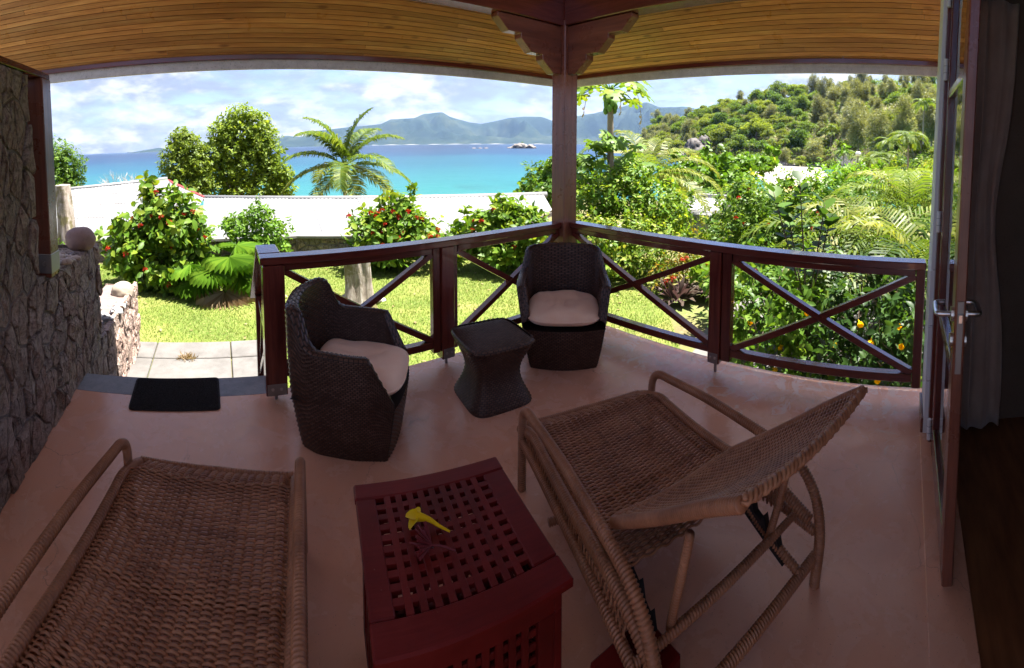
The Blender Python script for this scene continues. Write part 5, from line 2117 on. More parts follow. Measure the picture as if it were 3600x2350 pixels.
# big dark leaved branch in front
t = thing('broad_leaf_branch', 'leafy branch with large dark rounded leaves rising behind the right rail', 'branch', pol(77.5, 4.3, GZ))
for i, (az, el) in enumerate(((76.0, -4.2), (79.4, -7.2), (72.6, -5.8), (74.6, -8.5), (80.2, -8.8))):
    tip = np.array(pel(az, 4.5, el)) - np.array(t.location)
    p = smooth_path([(0, 0, 0), tuple(tip * np.array([.2, .2, .45])), tuple(tip * np.array([.7, .7, .8])), tuple(tip)], 6)
    st_ = MB().tube(p, np.linspace(.012, .004, len(p)), 6).build('stem', 'bark_brown', t, True)
    for j in range(17):
        f = .45 + .55 * (j + 1) / 17
        q = p[int(f * (len(p) - 1))]
        a = j * 2.4 + i
        V, F = scatter('round', q[None], np.array([[cos(a), sin(a), .35 + .6 * (f > .9)]]), np.array([[-cos(a) * .4, -sin(a) * .4, 1.]]), np.array([rl.uniform(.10, .16) * (1.25 if f > .85 else .9)]))
        mk('leaf', V, F, 'leaf_dark' if j % 3 else 'leaf_mid', t)
# shaded shrubs close to the right rail with yellow trumpet flowers
AL = 'dark shrubs right behind the right rail'
labs = ['loose dark shrub behind the middle post of the right rail', 'loose dark shrub left of the brace crossing in the right rail', 'dark shrub with yellow trumpet flowers behind the right brace crossing', 'dark fine leaved shrub nearest the house behind the right rail']
for j, (cx, cy_) in enumerate(((3.85, 1.50), (3.80, .95), (3.75, .42), (3.70, -.05))):
    lp = [((cx, cy_, -.15), (.42, .36, .40)), ((cx + .1, cy_ + .1, .18), (.36, .32, .30)), ((cx - .15, cy_, -.45), (.36, .36, .22)), ((cx + .5, cy_ + .1, -.2), (.42, .38, .36)), ((cx + .8, cy_, .1), (.4, .4, .35))]
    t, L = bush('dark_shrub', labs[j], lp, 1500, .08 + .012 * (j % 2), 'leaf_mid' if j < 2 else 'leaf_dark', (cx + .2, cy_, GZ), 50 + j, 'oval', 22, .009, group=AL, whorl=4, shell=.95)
    nf = (4, 5, 9, 5)[j]
    rng = np.random.default_rng(80 + j)
    for q in range(nf):
        c = np.array([rng.uniform(-.55, -.15), rng.uniform(-.28, .28), rng.uniform(.1, .95)])
        fl = MB()
        ax = nrm(np.array([-1., rng.uniform(-.5, .5), rng.uniform(-.4, .6)]))
        e1 = nrm(np.cross(ax, [0, 0, 1.])); e2 = np.cross(ax, e1)
        for k in range(5):
            a = 2 * pi * k / 5
            petal(fl, c, ax * .8 + e1 * cos(a) + e2 * sin(a), ax * -1 + e1 * cos(a) * .4 + e2 * sin(a) * .4, .045, .042, .4, 3)
        fl.tube([c - ax * .04, c + ax * .012], [.004, .012], 6)
        fl.build('yellow_flower', 'petal_yellow', t, True)
# areca palms on the right
AR = 'arching areca palms in front of the house corner'
rg = random.Random(77)
for j, (az, r, cz, L_, nfr, lab) in enumerate(((86.6, 6.2, -.20, 2.15, 15, 'arching yellow green areca palm left of the house corner'), (92.3, 5.4, -.15, 1.95, 16, 'arching dark green areca palm against the house corner'), (90.4, 8.6, .35, 1.9, 13, 'pale areca palm with upright fronds behind the other two'))):
    fr = []
    for i in range(nfr):
        fr.append((i * 137.5 + rg.uniform(-15, 15), 1.35 - .07 * i + rg.uniform(-.1, .1), .55 + .03 * i, rg.uniform(.8, 1.1), ('frond', 'frond_dark', 'frond')[j] if i % 3 else 'frond_yellow'))
    palm('areca_palm', lab, pol(az, r, GZ - (.0 if r < 7 else .3)), cz, .035, fr, 'frond_yellow', 60 + j, L_, 27, .036, .58, group=AR, rach=.010)
# stiff pale fan palm
t = thing('silver_fan_palm', 'stiff silvery sword leaved plant left of the areca palms', 'palm', pol(85.2, 8.2, GZ))
for i in range(17):
    th = (i - 8) * .14
    V, F = scatter('needle', np.array([[0, 0, .55]]), np.array([[.087 * sin(th) - .12, -.996 * sin(th), cos(th) * 1.05]]), np.array([[-1., 0, .25]]), np.array([.95 + .1 * (i % 3)]))
    mk('leaf', V * np.array([1, 1, 1]), F, 'frond_pale', t)
MB().tube([(0, 0, -.1), (0, 0, .65)], [.09, .06], 8).build('trunk', 'bark_palm', t, True)
# background greenery of the garden's edge
bush('bright_shrub', 'dense bright green shrub left of the areca palms, beyond the garden', [(pel(81.2, 12.5, -4.6), (1.25, 1.2, .75)), (pel(84.2, 12.3, -5.8), (.9, .9, .8)), (pel(79.0, 12.3, -6.4), (.9, .9, .7)), (pel(82, 12, -8), (1.3, 1, .7))], 6500, .12, 'leaf_bright', pol(81.5, 12.6, -1.7), 61, 'oval', 8, .03)
bush('bright_shrub', 'low yellow green shrub behind the pale areca palm', [(pel(88.6, 14, -4.2), (1.1, 1.1, .65)), (pel(92.5, 13.5, -4.0), (1.1, 1.1, .8)), (pel(90, 12.5, -6.5), (1.4, 1.2, .7))], 4200, .12, 'leaf_variegated', pol(90, 14, -1.9), 62, 'oval', 8, .03)
bush('sea_almond_tree', 'layered broad leaved tree with pale green leaves beyond the hibiscus', [(pel(66.5, 24, -2.2), (2.6, 2.4, .55)), (pel(63.0, 23, -3.4), (2.1, 2, .7)), (pel(69.2, 24, -2.3), (1.7, 1.6, .5)), (pel(60.5, 23, -4.6), (1.6, 1.6, .7)), (pel(66, 22, -4.6), (2.4, 2, .8)), (pel(71.3, 24, -1.7), (.9, .9, .25)), (pel(62.5, 21, -6.6), (1.7, 1.5, .7)), (pel(67, 20, -6.6), (1.8, 1.5, .6))],
     9000, .24, 'leaf_bright', pol(65, 24, -3.8), 63, 'round', 10, .09, cat='tree', whorl=6)
bush('sea_almond_tree', 'broad leaved tree showing just left of the corner post above the white roof', [(pel(42.6, 22, -4.2), (1.0, 1.0, .8)), (pel(44.6, 22, -3.2), (.9, .9, .9)), (pel(41.6, 21, -6.2), (1.0, 1, .7)), (pel(44.5, 21, -6.4), (1.4, 1, .9)), (pel(47.5, 22, -4.5), (1.2, 1, 1.0))],
     3600, .22, 'leaf_mid', pol(43.8, 22.2, -3.6), 64, 'round', 8, .08, cat='tree', whorl=6)
for j, (az, r, el, s_) in enumerate(((58, 12, -8.2, .8), (69.5, 12, -6.4, 1.0), (73.5, 11.5, -6.6, .9), (76.5, 13, -7.4, .9), (86.5, 10.5, -8.2, .9), (95.5, 11, -6.2, 1.3), (66.5, 10.6, -11, .6))):
    bush('garden_shrub', ['shrub left of the white walled building', 'leafy shrub in front of the brown roof', 'leafy shrub below the beach', 'leafy shrub below the yellow roof', 'shrub behind the silvery plant', 'shrub seen in the door glass', 'low shrub at the foot of the white walled building'][j],
         [(pel(az, r, el), (s_, s_, .6 * s_)), (pel(az + 2.2, r, el - 1.6), (s_ * .8, s_ * .8, .6 * s_)), (pel(az - 2, r, el - 2.2), (s_ * .8, s_ * .8, .6 * s_)), (pel(az, r - .4, el - 4), (s_ * 1.1, s_, .6 * s_))], 2600, .11, ('leaf_ixora', 'leaf_variegated', 'leaf_ixora', 'leaf_ixora', 'leaf_mid', 'leaf_bright', 'leaf_variegated')[j], pol(az, r, ground_z(*pol(az, r, 0)[:2])), 160 + j, 'oval', 6, .02)
# ================================================================ ROOFS AND TREES BELOW THE GARDEN
def roof_plane(t, A, B, C, Dp, ns, m, amp=.013, pitch=.14, gap=.0):
    """corrugated sheets on the quad A(ridge start) B(ridge end) C(eave end) D(eave start)"""
    A, B, C, Dp = (np.array(q, float) for q in (A, B, C, Dp))
    L = np.linalg.norm(B - A)
    nn = nrm(np.cross(B - A, Dp - A))
    if nn[2] < 0:
        nn = -nn
    for s in range(ns):
        u0, u1 = s / ns, (s + 1) / ns - gap / L
        k = max(8, int(L / ns / pitch) * 6)
        u = np.linspace(u0, u1, k + 1)
        V = []
        for v in np.linspace(0, 1, 5):
            for uu in u:
                p = (A + (B - A) * uu) * (1 - v) + (Dp + (C - Dp) * uu) * v
                V.append(p + nn * amp * sin(2 * pi * uu * L / pitch) + nn * .012 * (s % 2))
        F = np.array([(j * (k + 1) + i, j * (k + 1) + i + 1, (j + 1) * (k + 1) + i + 1, (j + 1) * (k + 1) + i) for j in range(4) for i in range(k)])
        mk('roof_sheet', V, F[:, ::-1], m[s % len(m)] if isinstance(m, (list, tuple)) else m, t, True)


t = thing('white_roofed_building', 'low building with long white corrugated metal roof below the garden wall', 'building', (0, 0, 0))
RA, RB = pel(-2.2, 16.6, -6.25), pel(42.4, 15.7, -6.62)
zr = -.25
RA = (RA[0], RA[1], zr); RB = (RB[0], RB[1], zr)
EC, ED = pol(43.6, 13.6, -.50), pol(-2.6, 10.7, -.56)
E2 = pol(36.0, 10.5, -.56)
f2 = .80
RM = tuple(np.array(RA) + (np.array(RB) - np.array(RA)) * f2)
EM = pol(36.5, 10.6, -.56)
roof_plane(t, RA, RM, EM, ED, 12, 'roof_white')
roof_plane(t, RM, RB, EC, EM, 3, 'roof_white')
d_ = (np.array(RB) - np.array(RA)); d_ /= np.linalg.norm(d_)
MB().tube([tuple(np.array(RA) - d_ * .1 + [0, 0, -.02]), tuple(np.array(RB) + d_ * .12 + [0, 0, -.02])], .11, 12).build('ridge_cap', 'roof_white', t, True)
MB().bar((ED[0], ED[1], -.66), (EM[0], EM[1], -.66), .06, .12).build('gutter', 'roof_brown', t)
MB().bar((EM[0], EM[1], -.68), (EC[0], EC[1], -.62), .05, .12).build('gutter', 'roof_brown', t)
wl = [(ED[0], ED[1] + .5), (EM[0] + .3, EM[1] + .45), (EC[0] - .2, EC[1] + .45), (RB[0] - .3, RB[1] - .2), (RA[0], RA[1])]
V, F = prism(wl, -4.5, -.72)
mk('wall', V, F, 'white_slab', t)
t = thing('grey_roofed_building', 'building with pale grey sheet roof and red edge at far left below the garden', 'building', (0, 0, 0))
A_, B_, C_, D_, E_ = pel(-24, 18, -4.75), pel(-6.9, 18.6, -3.75), pel(-2.1, 16.5, -6.2), pel(-5.2, 10.9, -11.0), pel(-24, 10.4, -10.0)
roof_plane(t, A_, B_, D_, E_, 11, ['roof_grey', 'roof_white', 'roof_grey'], .008)
roof_plane(t, B_, C_, D_, tuple(np.array(D_) + [-.02, .0, 0]), 3, 'roof_white', .006)
gm = lambda a, b, f: tuple(np.array(a) * (1 - f) + np.array(b) * f)
up_ = np.array([0, 0, .03])
for nm, q, m in (('green_sheet', [B_, gm(B_, C_, .25), gm(D_, gm(B_, C_, .3), .78), gm(gm(A_, B_, .80), D_, .20), gm(A_, B_, .80)], 'roof_green'),
                 ('red_sheet', [B_, C_, gm(C_, D_, .05), gm(gm(B_, C_, .12), D_, .07)], 'roof_red')):
    V = [np.array(p) + up_ for p in q] + [np.array(p) + up_ * .6 for p in q]
    k = len(q)
    mk(nm, V, [tuple(range(k)), tuple(range(2 * k - 1, k - 1, -1))] + [(i, k + i, k + (i + 1) % k, (i + 1) % k) for i in range(k)], m, t)
for f in (.25, .5, .75):
    MB().bar(np.array(gm(A_, E_, f)) + up_, np.array(gm(gm(A_, B_, .97), D_, f)) + up_, .05, .03).build('seam', 'fascia', t)
MB().tube([tuple(np.array(A_) + up_), tuple(np.array(B_) + up_)], .08, 8).build('ridge_cap', 'roof_white', t, True)
MB().tube([(-2.35, 9.75, -.55), (-2.35, 9.75, -.1)], .04, 8).build('vent_pipe', 'roof_white', t)
V, F = prism([(E_[0], E_[1] + .3), (D_[0] - .2, D_[1] + .3), (B_[0] - .3, B_[1] - .5), (A_[0], A_[1] - .5)], -4.5, -.9)
mk('wall', V, F, 'white_slab', t)

# flat roofed building and others on the right
t = thing('flat_roofed_building', 'flat roofed building with grey rendered wall and white parapet beyond the shrubs', 'building', (0, 0, 0))
p0, p1, p2 = pol(58.5, 13, 0), pol(64.4, 12.4, 0), pol(67.2, 17.5, 0)
p3 = (p0[0] + p2[0] - p1[0], p0[1] + p2[1] - p1[1], 0)
V, F = prism([(p[0], p[1]) for p in (p0, p1, p2, p3)], -4.5, -.55)
mk('wall', V, F, 'render_grey', t)
for a, b in ((p0, p1), (p1, p2), (p2, p3), (p3, p0)):
    MB().bar((a[0], a[1], -.47), (b[0], b[1], -.47), .20, .16).build('parapet', 'white_slab', t)
V, F = prism([(p[0], p[1]) for p in (p0, p1, p2, p3)], -.552, -.53)
mk('roof_slab', V, F, 'white_slab', t)
t = thing('brown_roofed_hut', 'small hut with dark brown roof edge beyond the hibiscus', 'building', (0, 0, 0))
a, b = pol(65.3, 19, 0), pol(69.5, 17.6, 0)
MB().bar((a[0], a[1], -.50), (b[0], b[1], -.18), .5, .14).build('roof_edge', 'roof_brown', t)
MB().bar((a[0] + .5, a[1] + .3, -1.6), (b[0] + .5, b[1] + .2, -1.4), .3, 1.9).build('wall', 'white_slab', t)
t = thing('yellow_roofed_shed', 'shed with yellow sheet roof by the beach', 'building', (0, 0, 0))
roof_plane(t, pel(73.6, 27, -4.85), pel(78.6, 27, -4.75), pel(79.2, 23, -6.9), pel(73.2, 23, -6.9), 5, 'roof_yellow', .01)
V, F = prism([pol(74, 24, 0)[:2], pol(78.4, 24, 0)[:2], pol(78, 26.6, 0)[:2], pol(74.2, 26.6, 0)[:2]], -6, -1.2)
mk('wall', V, F, 'white_slab', t)

# big trees
def tree(name, label, lumps, n, size, m, base, seed, trunk_r, kind='oval', whorl=5, tips=8, bark='bark_brown', group=None, cat='tree', shell=.5):
    t = thing(name, label, cat, base, 0, group)
    L = local(lumps, base)
    V, F = foliage(L, n, size, kind, seed, whorl, shell)
    mk('crown', V, F, m, t, kind='stuff')
    rng = np.random.default_rng(seed + 5)
    tp = [np.array(l[0]) * np.array([1, 1, .9]) for l in L[:tips]]
    fk = np.array([0, 0, .42 * max(l[0][2] for l in L)])
    mb = MB()
    mb.tube(smooth_path([(0, 0, -.5), tuple(fk * .5 + rng.normal(size=3) * .1), tuple(fk)], 5), np.linspace(trunk_r, trunk_r * .75, 11), 10)
    for q in tp:
        p = smooth_path([tuple(fk), tuple(fk + (q - fk) * .45 + rng.normal(size=3) * .25), tuple(q)], 5)
        mb.tube(p, np.linspace(trunk_r * .6, trunk_r * .12, 11), 7, False)
    mb.build('trunk', bark, t, True)
    return t


R0 = 30
T_ = lambda az, el, r: (pel(az, R0, el), r)
tree('shade_tree', 'big round crowned leafy tree behind the white roof, left of the coconut palm',
     [T_(3.2, 4.3, (1.15, 1.1, .8)), T_(1.6, 3.2, (1.0, 1, .9)), T_(4.9, 3.2, (1.1, 1, .9)), T_(.4, 1.6, (1.1, 1.1, 1.0)), T_(3.0, 1.8, (1.4, 1.3, 1.2)), T_(5.8, 1.3, (1.15, 1.1, 1.1)), T_(-.4, -.4, (1.1, 1.1, 1.1)), T_(2.0, -.6, (1.4, 1.3, 1.2)), T_(4.4, -.4, (1.4, 1.3, 1.2)), T_(6.6, -.8, (1.1, 1.1, 1.1)),
      T_(-.6, -2.8, (1.1, 1.1, 1.1)), T_(1.4, -3.0, (1.3, 1.2, 1.2)), T_(4.0, -3.0, (1.4, 1.3, 1.2)), T_(6.6, -3.0, (1.2, 1.1, 1.1)), T_(8.3, -3.6, (.9, .9, .9)), T_(2.6, -5.2, (1.4, 1.3, 1.0)), T_(5.6, -5.2, (1.4, 1.3, 1.)), T_(8.2, -5.4, (1.0, 1, .9)), T_(.2, -5.0, (1.0, 1, .9))],
     21000, .25, 'leaf_tree', pol(2.4, 30, -6.0), 71, .32)
tree('shade_tree', 'smaller leafy tree left of the big shade tree behind the grey roof',
     [(pel(-4.6, 29, .6), (1.25, 1.2, 1.2)), (pel(-5.6, 29, -1.8), (1.35, 1.3, 1.4)), (pel(-3.4, 29, -1.6), (1.2, 1.2, 1.4)), (pel(-4.6, 29, -4.4), (1.5, 1.3, 1.1)), (pel(-7.0, 29, -4.9), (.6, .6, .35)), (pel(-4.8, 29, 1.6), (.8, .8, .7)), (pel(-2.2, 29, -3.2), (.9, .9, 1.1)), (pel(-2.6, 29, -.6), (.8, .8, .8)), (pel(-2, 29, -5), (.9, .9, .8))],
     9500, .24, 'leaf_tree', pol(-4.5, 29, -6.0), 72, .22)
tree('shade_tree', 'dark green leafy tree at far left beside the timber post',
     [(pel(-21.8, 32, .2), (1.7, 1.6, 1.3)), (pel(-20.0, 32, -1.2), (1.5, 1.5, 1.3)), (pel(-22.5, 32, -2.6), (2.2, 2, 1.6)), (pel(-19.4, 32, -3.0), (1.1, 1.1, .8)), (pel(-20.6, 32, -4.6), (1.7, 1.6, 1.1))],
     9000, .22, 'leaf_mid', pol(-21.5, 32, -6), 73, .25)
# bare tree
t = thing('bare_tree', 'leafless grey tree standing against the sea at left', 'tree', pol(-11.2, 26, -4.5))
mb = MB()
rb = random.Random(6)


def grow(p, d, L, r, dep):
    q = p + d * L
    mb.tube([tuple(p), tuple((p + q) / 2 + Vector((rb.uniform(-1, 1), rb.uniform(-1, 1), 0)) * L * .06), tuple(q)], [r, r * .85, r * .7], 4, False)
    if dep == 0:
        return
    for _ in range(3 if dep > 1 else 4):
        e = (d + Vector((rb.uniform(-1, 1), rb.uniform(-1, 1), rb.uniform(-.1, .6))) * .62).normalized()
        grow(p + d * L * rb.uniform(.55, 1.), e, L * rb.uniform(.6, .8), r * .62, dep - 1)


for s_ in ((0, 0), (-.9, .3), (.5, .2)):
    grow(Vector((s_[0], s_[1], 0)), Vector((rb.uniform(-.15, .15), 0, 1)).normalized(), 2.1 if s_[0] == 0 else 1.4, .06, 5)
mb.build('branches', 'twig_grey', t)

fr = []
for i, (az, li, dr, lf) in enumerate([(100, 1.5, -.6, 1.0), (280, 1.4, -.2, 1.02), (60, 1.2, .1, 1.), (110, 1.0, .35, 1.05), (150, .55, .95, 1.), (250, 1.1, .3, 1.05), (290, .6, .7, 1.06), (320, 1.2, .2, 1.), (20, .9, .9, .95), (200, .35, 1.25, .95), (105, .15, .85, 1.08), (285, .05, 1.0, 1.1), (130, -.35, .9, .9), (240, -.5, .8, .85), (180, -.6, .8, .8), (75, -.1, 1.0, .95), (340, .2, 1.1, .95)]):
    fr.append((az, li, dr, lf, 'frond' if i < 11 else 'frond_yellow'))
palm('coconut_palm', 'coconut palm with drooping fronds in front of the sea, behind the white roof', pol(16.2, 24, -5.5), .42, .11, fr, 'frond', 43, 3.6, 52, .085, 1.05, (.1, 0), nuts=6, rach=.03)

# ================================================================ SEA, ISLANDS, HEADLAND
def f_mtn(k, b):
    g = k.coord('Object')
    a = k.noise(g, .0016, 8, .65)
    s = k.noise(g, .012, 6, .7)
    c = k.ramp(a, [(.35, (.010, .019, .014)), (.5, (.017, .029, .018)), (.65, (.040, .050, .026))])
    c = k.mix(k.maprange(s, .45, .7, 0, .6), c, (.009, .017, .012))
    set_(k, b, c=c, r=.95, n=k.bump(s, .8, 30))


pbsdf('far_forest', f_mtn, spec=.1)
SEA = -8.0


def f_sea(k, b):
    g = k.new('ShaderNodeNewGeometry').outputs['Position']
    s = k.new('ShaderNodeSeparateXYZ', {0: g})
    r = k.math('POWER', k.math('ADD', k.math('MULTIPLY', s.outputs[0], s.outputs[0]), k.math('MULTIPLY', s.outputs[1], s.outputs[1])), .5)
    warp = k.noise(k.new('ShaderNodeVectorMath', {0: g, 1: (.006, .006, 0)}, operation='MULTIPLY').outputs[0], 1, 6, .6)
    lr = k.math('LOGARITHM', k.math('MULTIPLY', r, k.maprange(warp, .3, .7, .7, 1.45)), 10.)
    c = k.ramp(k.maprange(lr, 1.7, 3.5, 0, 1), [(0, (.018, .115, .100)), (.18, (.009, .098, .103)), (.34, (.003, .062, .090)), (.52, (.001, .027, .064)), (.75, (.001, .012, .040)), (1, (.002, .014, .038))])
    reef = k.noise(k.new('ShaderNodeVectorMath', {0: g, 1: (.035, .02, 0)}, operation='MULTIPLY').outputs[0], 1, 6, .65)
    c = k.mix(k.math('MULTIPLY', k.maprange(reef, .55, .68, 0, .5), k.maprange(r, 150, 420, 1, 0)), c, (.007, .040, .048))
    pale = k.noise(k.new('ShaderNodeVectorMath', {0: g, 1: (.0022, .0045, 0)}, operation='MULTIPLY').outputs[0], 1, 5, .6)
    c = k.mix(k.math('MULTIPLY', k.maprange(pale, .52, .66, 0, .45), k.maprange(r, 200, 500, 0, 1)), c, (.009, .058, .090))
    wv = k.noise(k.new('ShaderNodeVectorMath', {0: g, 1: (.5, .8, 0)}, operation='MULTIPLY').outputs[0], 1, 5, .6)
    wv2 = k.noise(k.new('ShaderNodeVectorMath', {0: g, 1: (.06, .11, 0)}, operation='MULTIPLY').outputs[0], 1, 4, .6)
    set_(k, b, c=c, r=.3, n=k.bump(k.math('ADD', wv, k.math('MULTIPLY', wv2, 2.)), .5, .5))
    b.inputs['Specular IOR Level'].default_value = .16


pbsdf('sea', f_sea)
V = []; F = []
ra = [55, 90, 150, 260, 500, 1000, 2500, 7000, 16000, 34000]
aa = np.arange(-75, 136, 5)
for r in ra:
    for a in aa:
        V.append(pol(a, r, SEA))
k = len(aa)
for i in range(len(ra) - 1):
    for j in range(k - 1):
        F.append((i * k + j, (i + 1) * k + j, (i + 1) * k + j + 1, i * k + j + 1))
struct('sea', V, F, 'sea')

# far island: ridge heights follow its skyline
from mathutils import noise as MN
SIL = [(-12, -.1), (-9.4, .25), (-7.8, .45), (-6.2, .1), (-4, -.05), (2, -.05), (5.4, .0), (6.43, .36), (7.8, 1.16), (8.93, 1.41), (10.66, 1.2), (12.98, 1.98), (16.41, 2.3), (21.18, 2.66), (22.42, 3.26), (23.65, 3.3), (25.55, 3.38), (26.73, 3.87), (29.2, 4.13), (30.14, 3.51), (32.66, 2.77), (34.34, 2.55), (37.98, 3.32), (39.88, 3.49), (42.18, 3.45), (43.52, 2.96), (46.93, 3.65), (49.39, 4.07), (52.23, 4.77), (54.68, 5.36), (55.85, 5.49), (57.38, 4.86), (59.44, 4.9), (60.45, 5.04), (61.57, 4.95), (62.92, 4.49), (66, 3.2), (72, 2.), (80, .5), (84, -.1)]
SA = np.array([s[0] for s in SIL]); SE = np.array([s[1] for s in SIL])
azm = np.arange(-12, 84.01, .3)
dep = np.linspace(0, 1, 26)
V = []; F = []
for a in azm:
    e = np.interp(a, SA, SE)
    R1, R2 = 6200 - 1300 * max(0, min(1, (a - 45) / 15)), 8000 - 1200 * max(0, min(1, (a - 45) / 15))
    Hh = math.tan(radians(max(e, 0))) * R2 + 9
    for d in dep:
        r = R1 + (R2 - R1) * min(d * 1.25, 1.25)
        f = min(1, d * 1.25)
        p = Vector((*pol(a, r, 0)[:2], 0))
        rid = 1 - abs(MN.noise(p * .0011 + Vector((3, 1, 0)))) * 1.9
        rid2 = 1 - abs(MN.noise(p * .0035)) * 1.6
        base_ = f ** 1.35
        z = Hh * (base_ + (rid - .5) * .62 * sin(pi * f) + (rid2 - .5) * .30 * sin(pi * f))
        if d > .8:
            z *= 1 - (d - .8) * 2
        if f >= 1 and d <= .84:
            z = Hh * (1 + .015 * MN.noise(p * .006))
        z = min(z, Hh * (r / R2) ** 1.02 * (1.0 if f < .97 else 1.02)) if e > .3 else z
        V.append((p.x, p.y, SEA - .5 + max(0, z)))
nd_ = len(dep)
for i in range(len(azm) - 1):
    for j in range(nd_ - 1):
        F.append((i * nd_ + j, (i + 1) * nd_ + j, (i + 1) * nd_ + j + 1, i * nd_ + j + 1))
struct('far_island', V, [f[::-1] for f in F], 'far_forest', smooth=True)
# thin pale beach at the island's foot
V = []; F = []
az_b = np.arange(20, 47, .5)
for i, a in enumerate(az_b):
    V += [pol(a, 6120 + 60 * sin(a * 1.7), SEA + .3), pol(a, 6230 + 40 * sin(a), SEA + 4 + 3 * sin(a * 2.3))]
F = [(2 * i, 2 * i + 1, 2 * i + 3, 2 * i + 2) for i in range(len(az_b) - 1)]
struct('island_beach', V, [f[::-1] for f in F], 'sand')
# rocky islet
t = thing('rock_islet', 'small islet of pale granite boulders in the bay', 'islet', pol(39.5, 860, SEA))
ri = random.Random(2)
for i, (da, s_, h_) in enumerate([(-1.3, 7, 3), (-.9, 9, 5), (-.45, 10, 8), (-.05, 9, 10), (.3, 8, 8), (.75, 8, 5), (1.15, 9, 7), (1.55, 6, 4), (-1.6, 5, 2), (.1, 7, 6)]):
    c = pol(39.5 + da, 860 + ri.uniform(-8, 8), 0)
    blob('boulder', 'granite', (c[0] - t.location.x, c[1] - t.location.y, h_ * .25), (s_, s_, h_ * .85), t, i, 3, .25)
c = pol(39.6, 862, 0)
V, F = foliage([((c[0] - t.location.x, c[1] - t.location.y, 10), (2.5, 2.5, 3))], 150, 1.2, 'quad', 3, 1)
mk('bush', V, F, 'leaf_far_c', t, kind='stuff')
for i, da in enumerate((-6.2, -5.4, -4.6)):
    c = pol(39.5 + da, 840, SEA)
    tag(blob('sea_rock', 'granite', c, (5, 4, 1.6), seed=40 + i, sub=2), 'low rock awash left of the granite islet', 'rock', 'rocks awash beside the islet')

# headland
HS = np.array([(44, 1), (50, 3), (53.5, 8), (55.08, 28), (57.27, 44), (60.47, 40), (62.35, 45), (64.63, 49), (66.69, 51), (68.39, 57), (71.78, 61), (74.38, 64), (76.11, 66), (78.54, 70), (81.76, 70), (88.93, 66), (93.38, 65), (110, 66)])
SH = np.array([(44, 470), (53, 450), (56, 400), (61.3, 285), (67, 247), (72.6, 236), (78.2, 234), (84, 190), (90, 150), (100, 120), (110, 110)])


def head_h(a, f):
    """height of the ground at azimuth a, f = 0 at the shore .. 1 at the ridge"""
    r0 = np.interp(a, SH[:, 0], SH[:, 1])
    r1 = r0 + 150
    r = r0 + (r1 - r0) * f
    e = np.interp(a, HS[:, 0], HS[:, 1])
    p = Vector((*pol(a, r, 0)[:2], 0))
    h = max(0, e - 10) * (f ** .85) + 1.5 * min(1, f * 8) + 3 * MN.noise(p * .02) * f
    return r, SEA - .6 + h


V = []; F = []
azh = np.arange(50, 108, 1.); fh = np.linspace(0, 1.25, 14)
for a in azh:
    for f in fh:
        r, z = head_h(a, min(f, 1))
        if f > 1:
            r += (f - 1) * 200; z -= (f - 1) * 60
        V.append(pol(a, r, z))
k = len(fh)
for i in range(len(azh) - 1):
    for j in range(k - 1):
        F.append((i * k + j, (i + 1) * k + j, (i + 1) * k + j + 1, i * k + j + 1))
struct('headland', V, [f[::-1] for f in F], 'soil', smooth=True)
# undergrowth that closes the gaps between the trees
rngu = np.random.default_rng(12)
PU = []
for _ in range(1900):
    a = rngu.uniform(55, 100); f = rngu.uniform(.02, 1.0)
    r, z = head_h(a, f)
    c = np.array(pol(a, r, z + 1.0))
    q = nrm(rngu.normal(size=(22, 3))); q[:, 2] = np.abs(q[:, 2])
    PU.append(c + q * rngu.uniform(1.2, 2.6) * np.array([1.3, 1.3, .9]))
PU = np.concatenate(PU)
V, F = scatter('quad', PU, rngu.normal(size=PU.shape) + np.array([0, 0, .3]), rngu.normal(size=PU.shape) * .6 + np.array([0, 0, 1.]), rngu.uniform(.7, 1.5, len(PU)))
tag(mk('undergrowth', V, F, 'leaf_far_a', kind='stuff'), 'tangled green undergrowth covering the headland slope', 'undergrowth')
# beach
bp = [(68.0, 236), (71, 225), (74, 226), (78.6, 222), (80, 150), (79.5, 95), (73.5, 92), (70.8, 128), (69.4, 165)]
struct('beach', [pol(a, r, SEA + .35 if r > 200 else SEA + .25) for a, r in bp], [tuple(range(len(bp)))[::-1]], 'sand')
V = [pol(a, r, SEA + .02) for a, r in [(66.5, 245), (69, 238), (69.6, 165), (71.2, 126), (74, 88), (70, 88), (67, 150)]]

# tree models, built once and copied
def far_tree(kind, seed):
    rng = np.random.default_rng(seed)
    if kind == 'casuarina':
        lum = [((rng.normal() * 1.3, rng.normal() * 1.3, z), (2.7 - .13 * z + .3, 2.7 - .13 * z + .3, 1.6)) for z in np.linspace(1.5, 11.5, 12)]
        V, F = foliage(lum, 4200, .95, 'needle', seed, 1, .7, .7, 1.1)
        V2, F2 = foliage(lum, 1500, .55, 'quad', seed + 1, 1, .6)
        V = np.concatenate([V, V2]); F = np.concatenate([F, F2 + len(V) - len(V2)])
    else:
        lum = []
        for i in range(15):
            a = rng.uniform(0, 6.28); q = rng.uniform(0, 3.6)
            lum.append(((q * cos(a), q * sin(a), 3.6 + rng.uniform(-1.8, 2.4) * (1 - q / 5)), (rng.uniform(.8, 1.7),) * 2 + (rng.uniform(.7, 1.2),)))
        V, F = foliage(lum, 4400, .42, 'quad', seed, 1, .6)
    return V, F


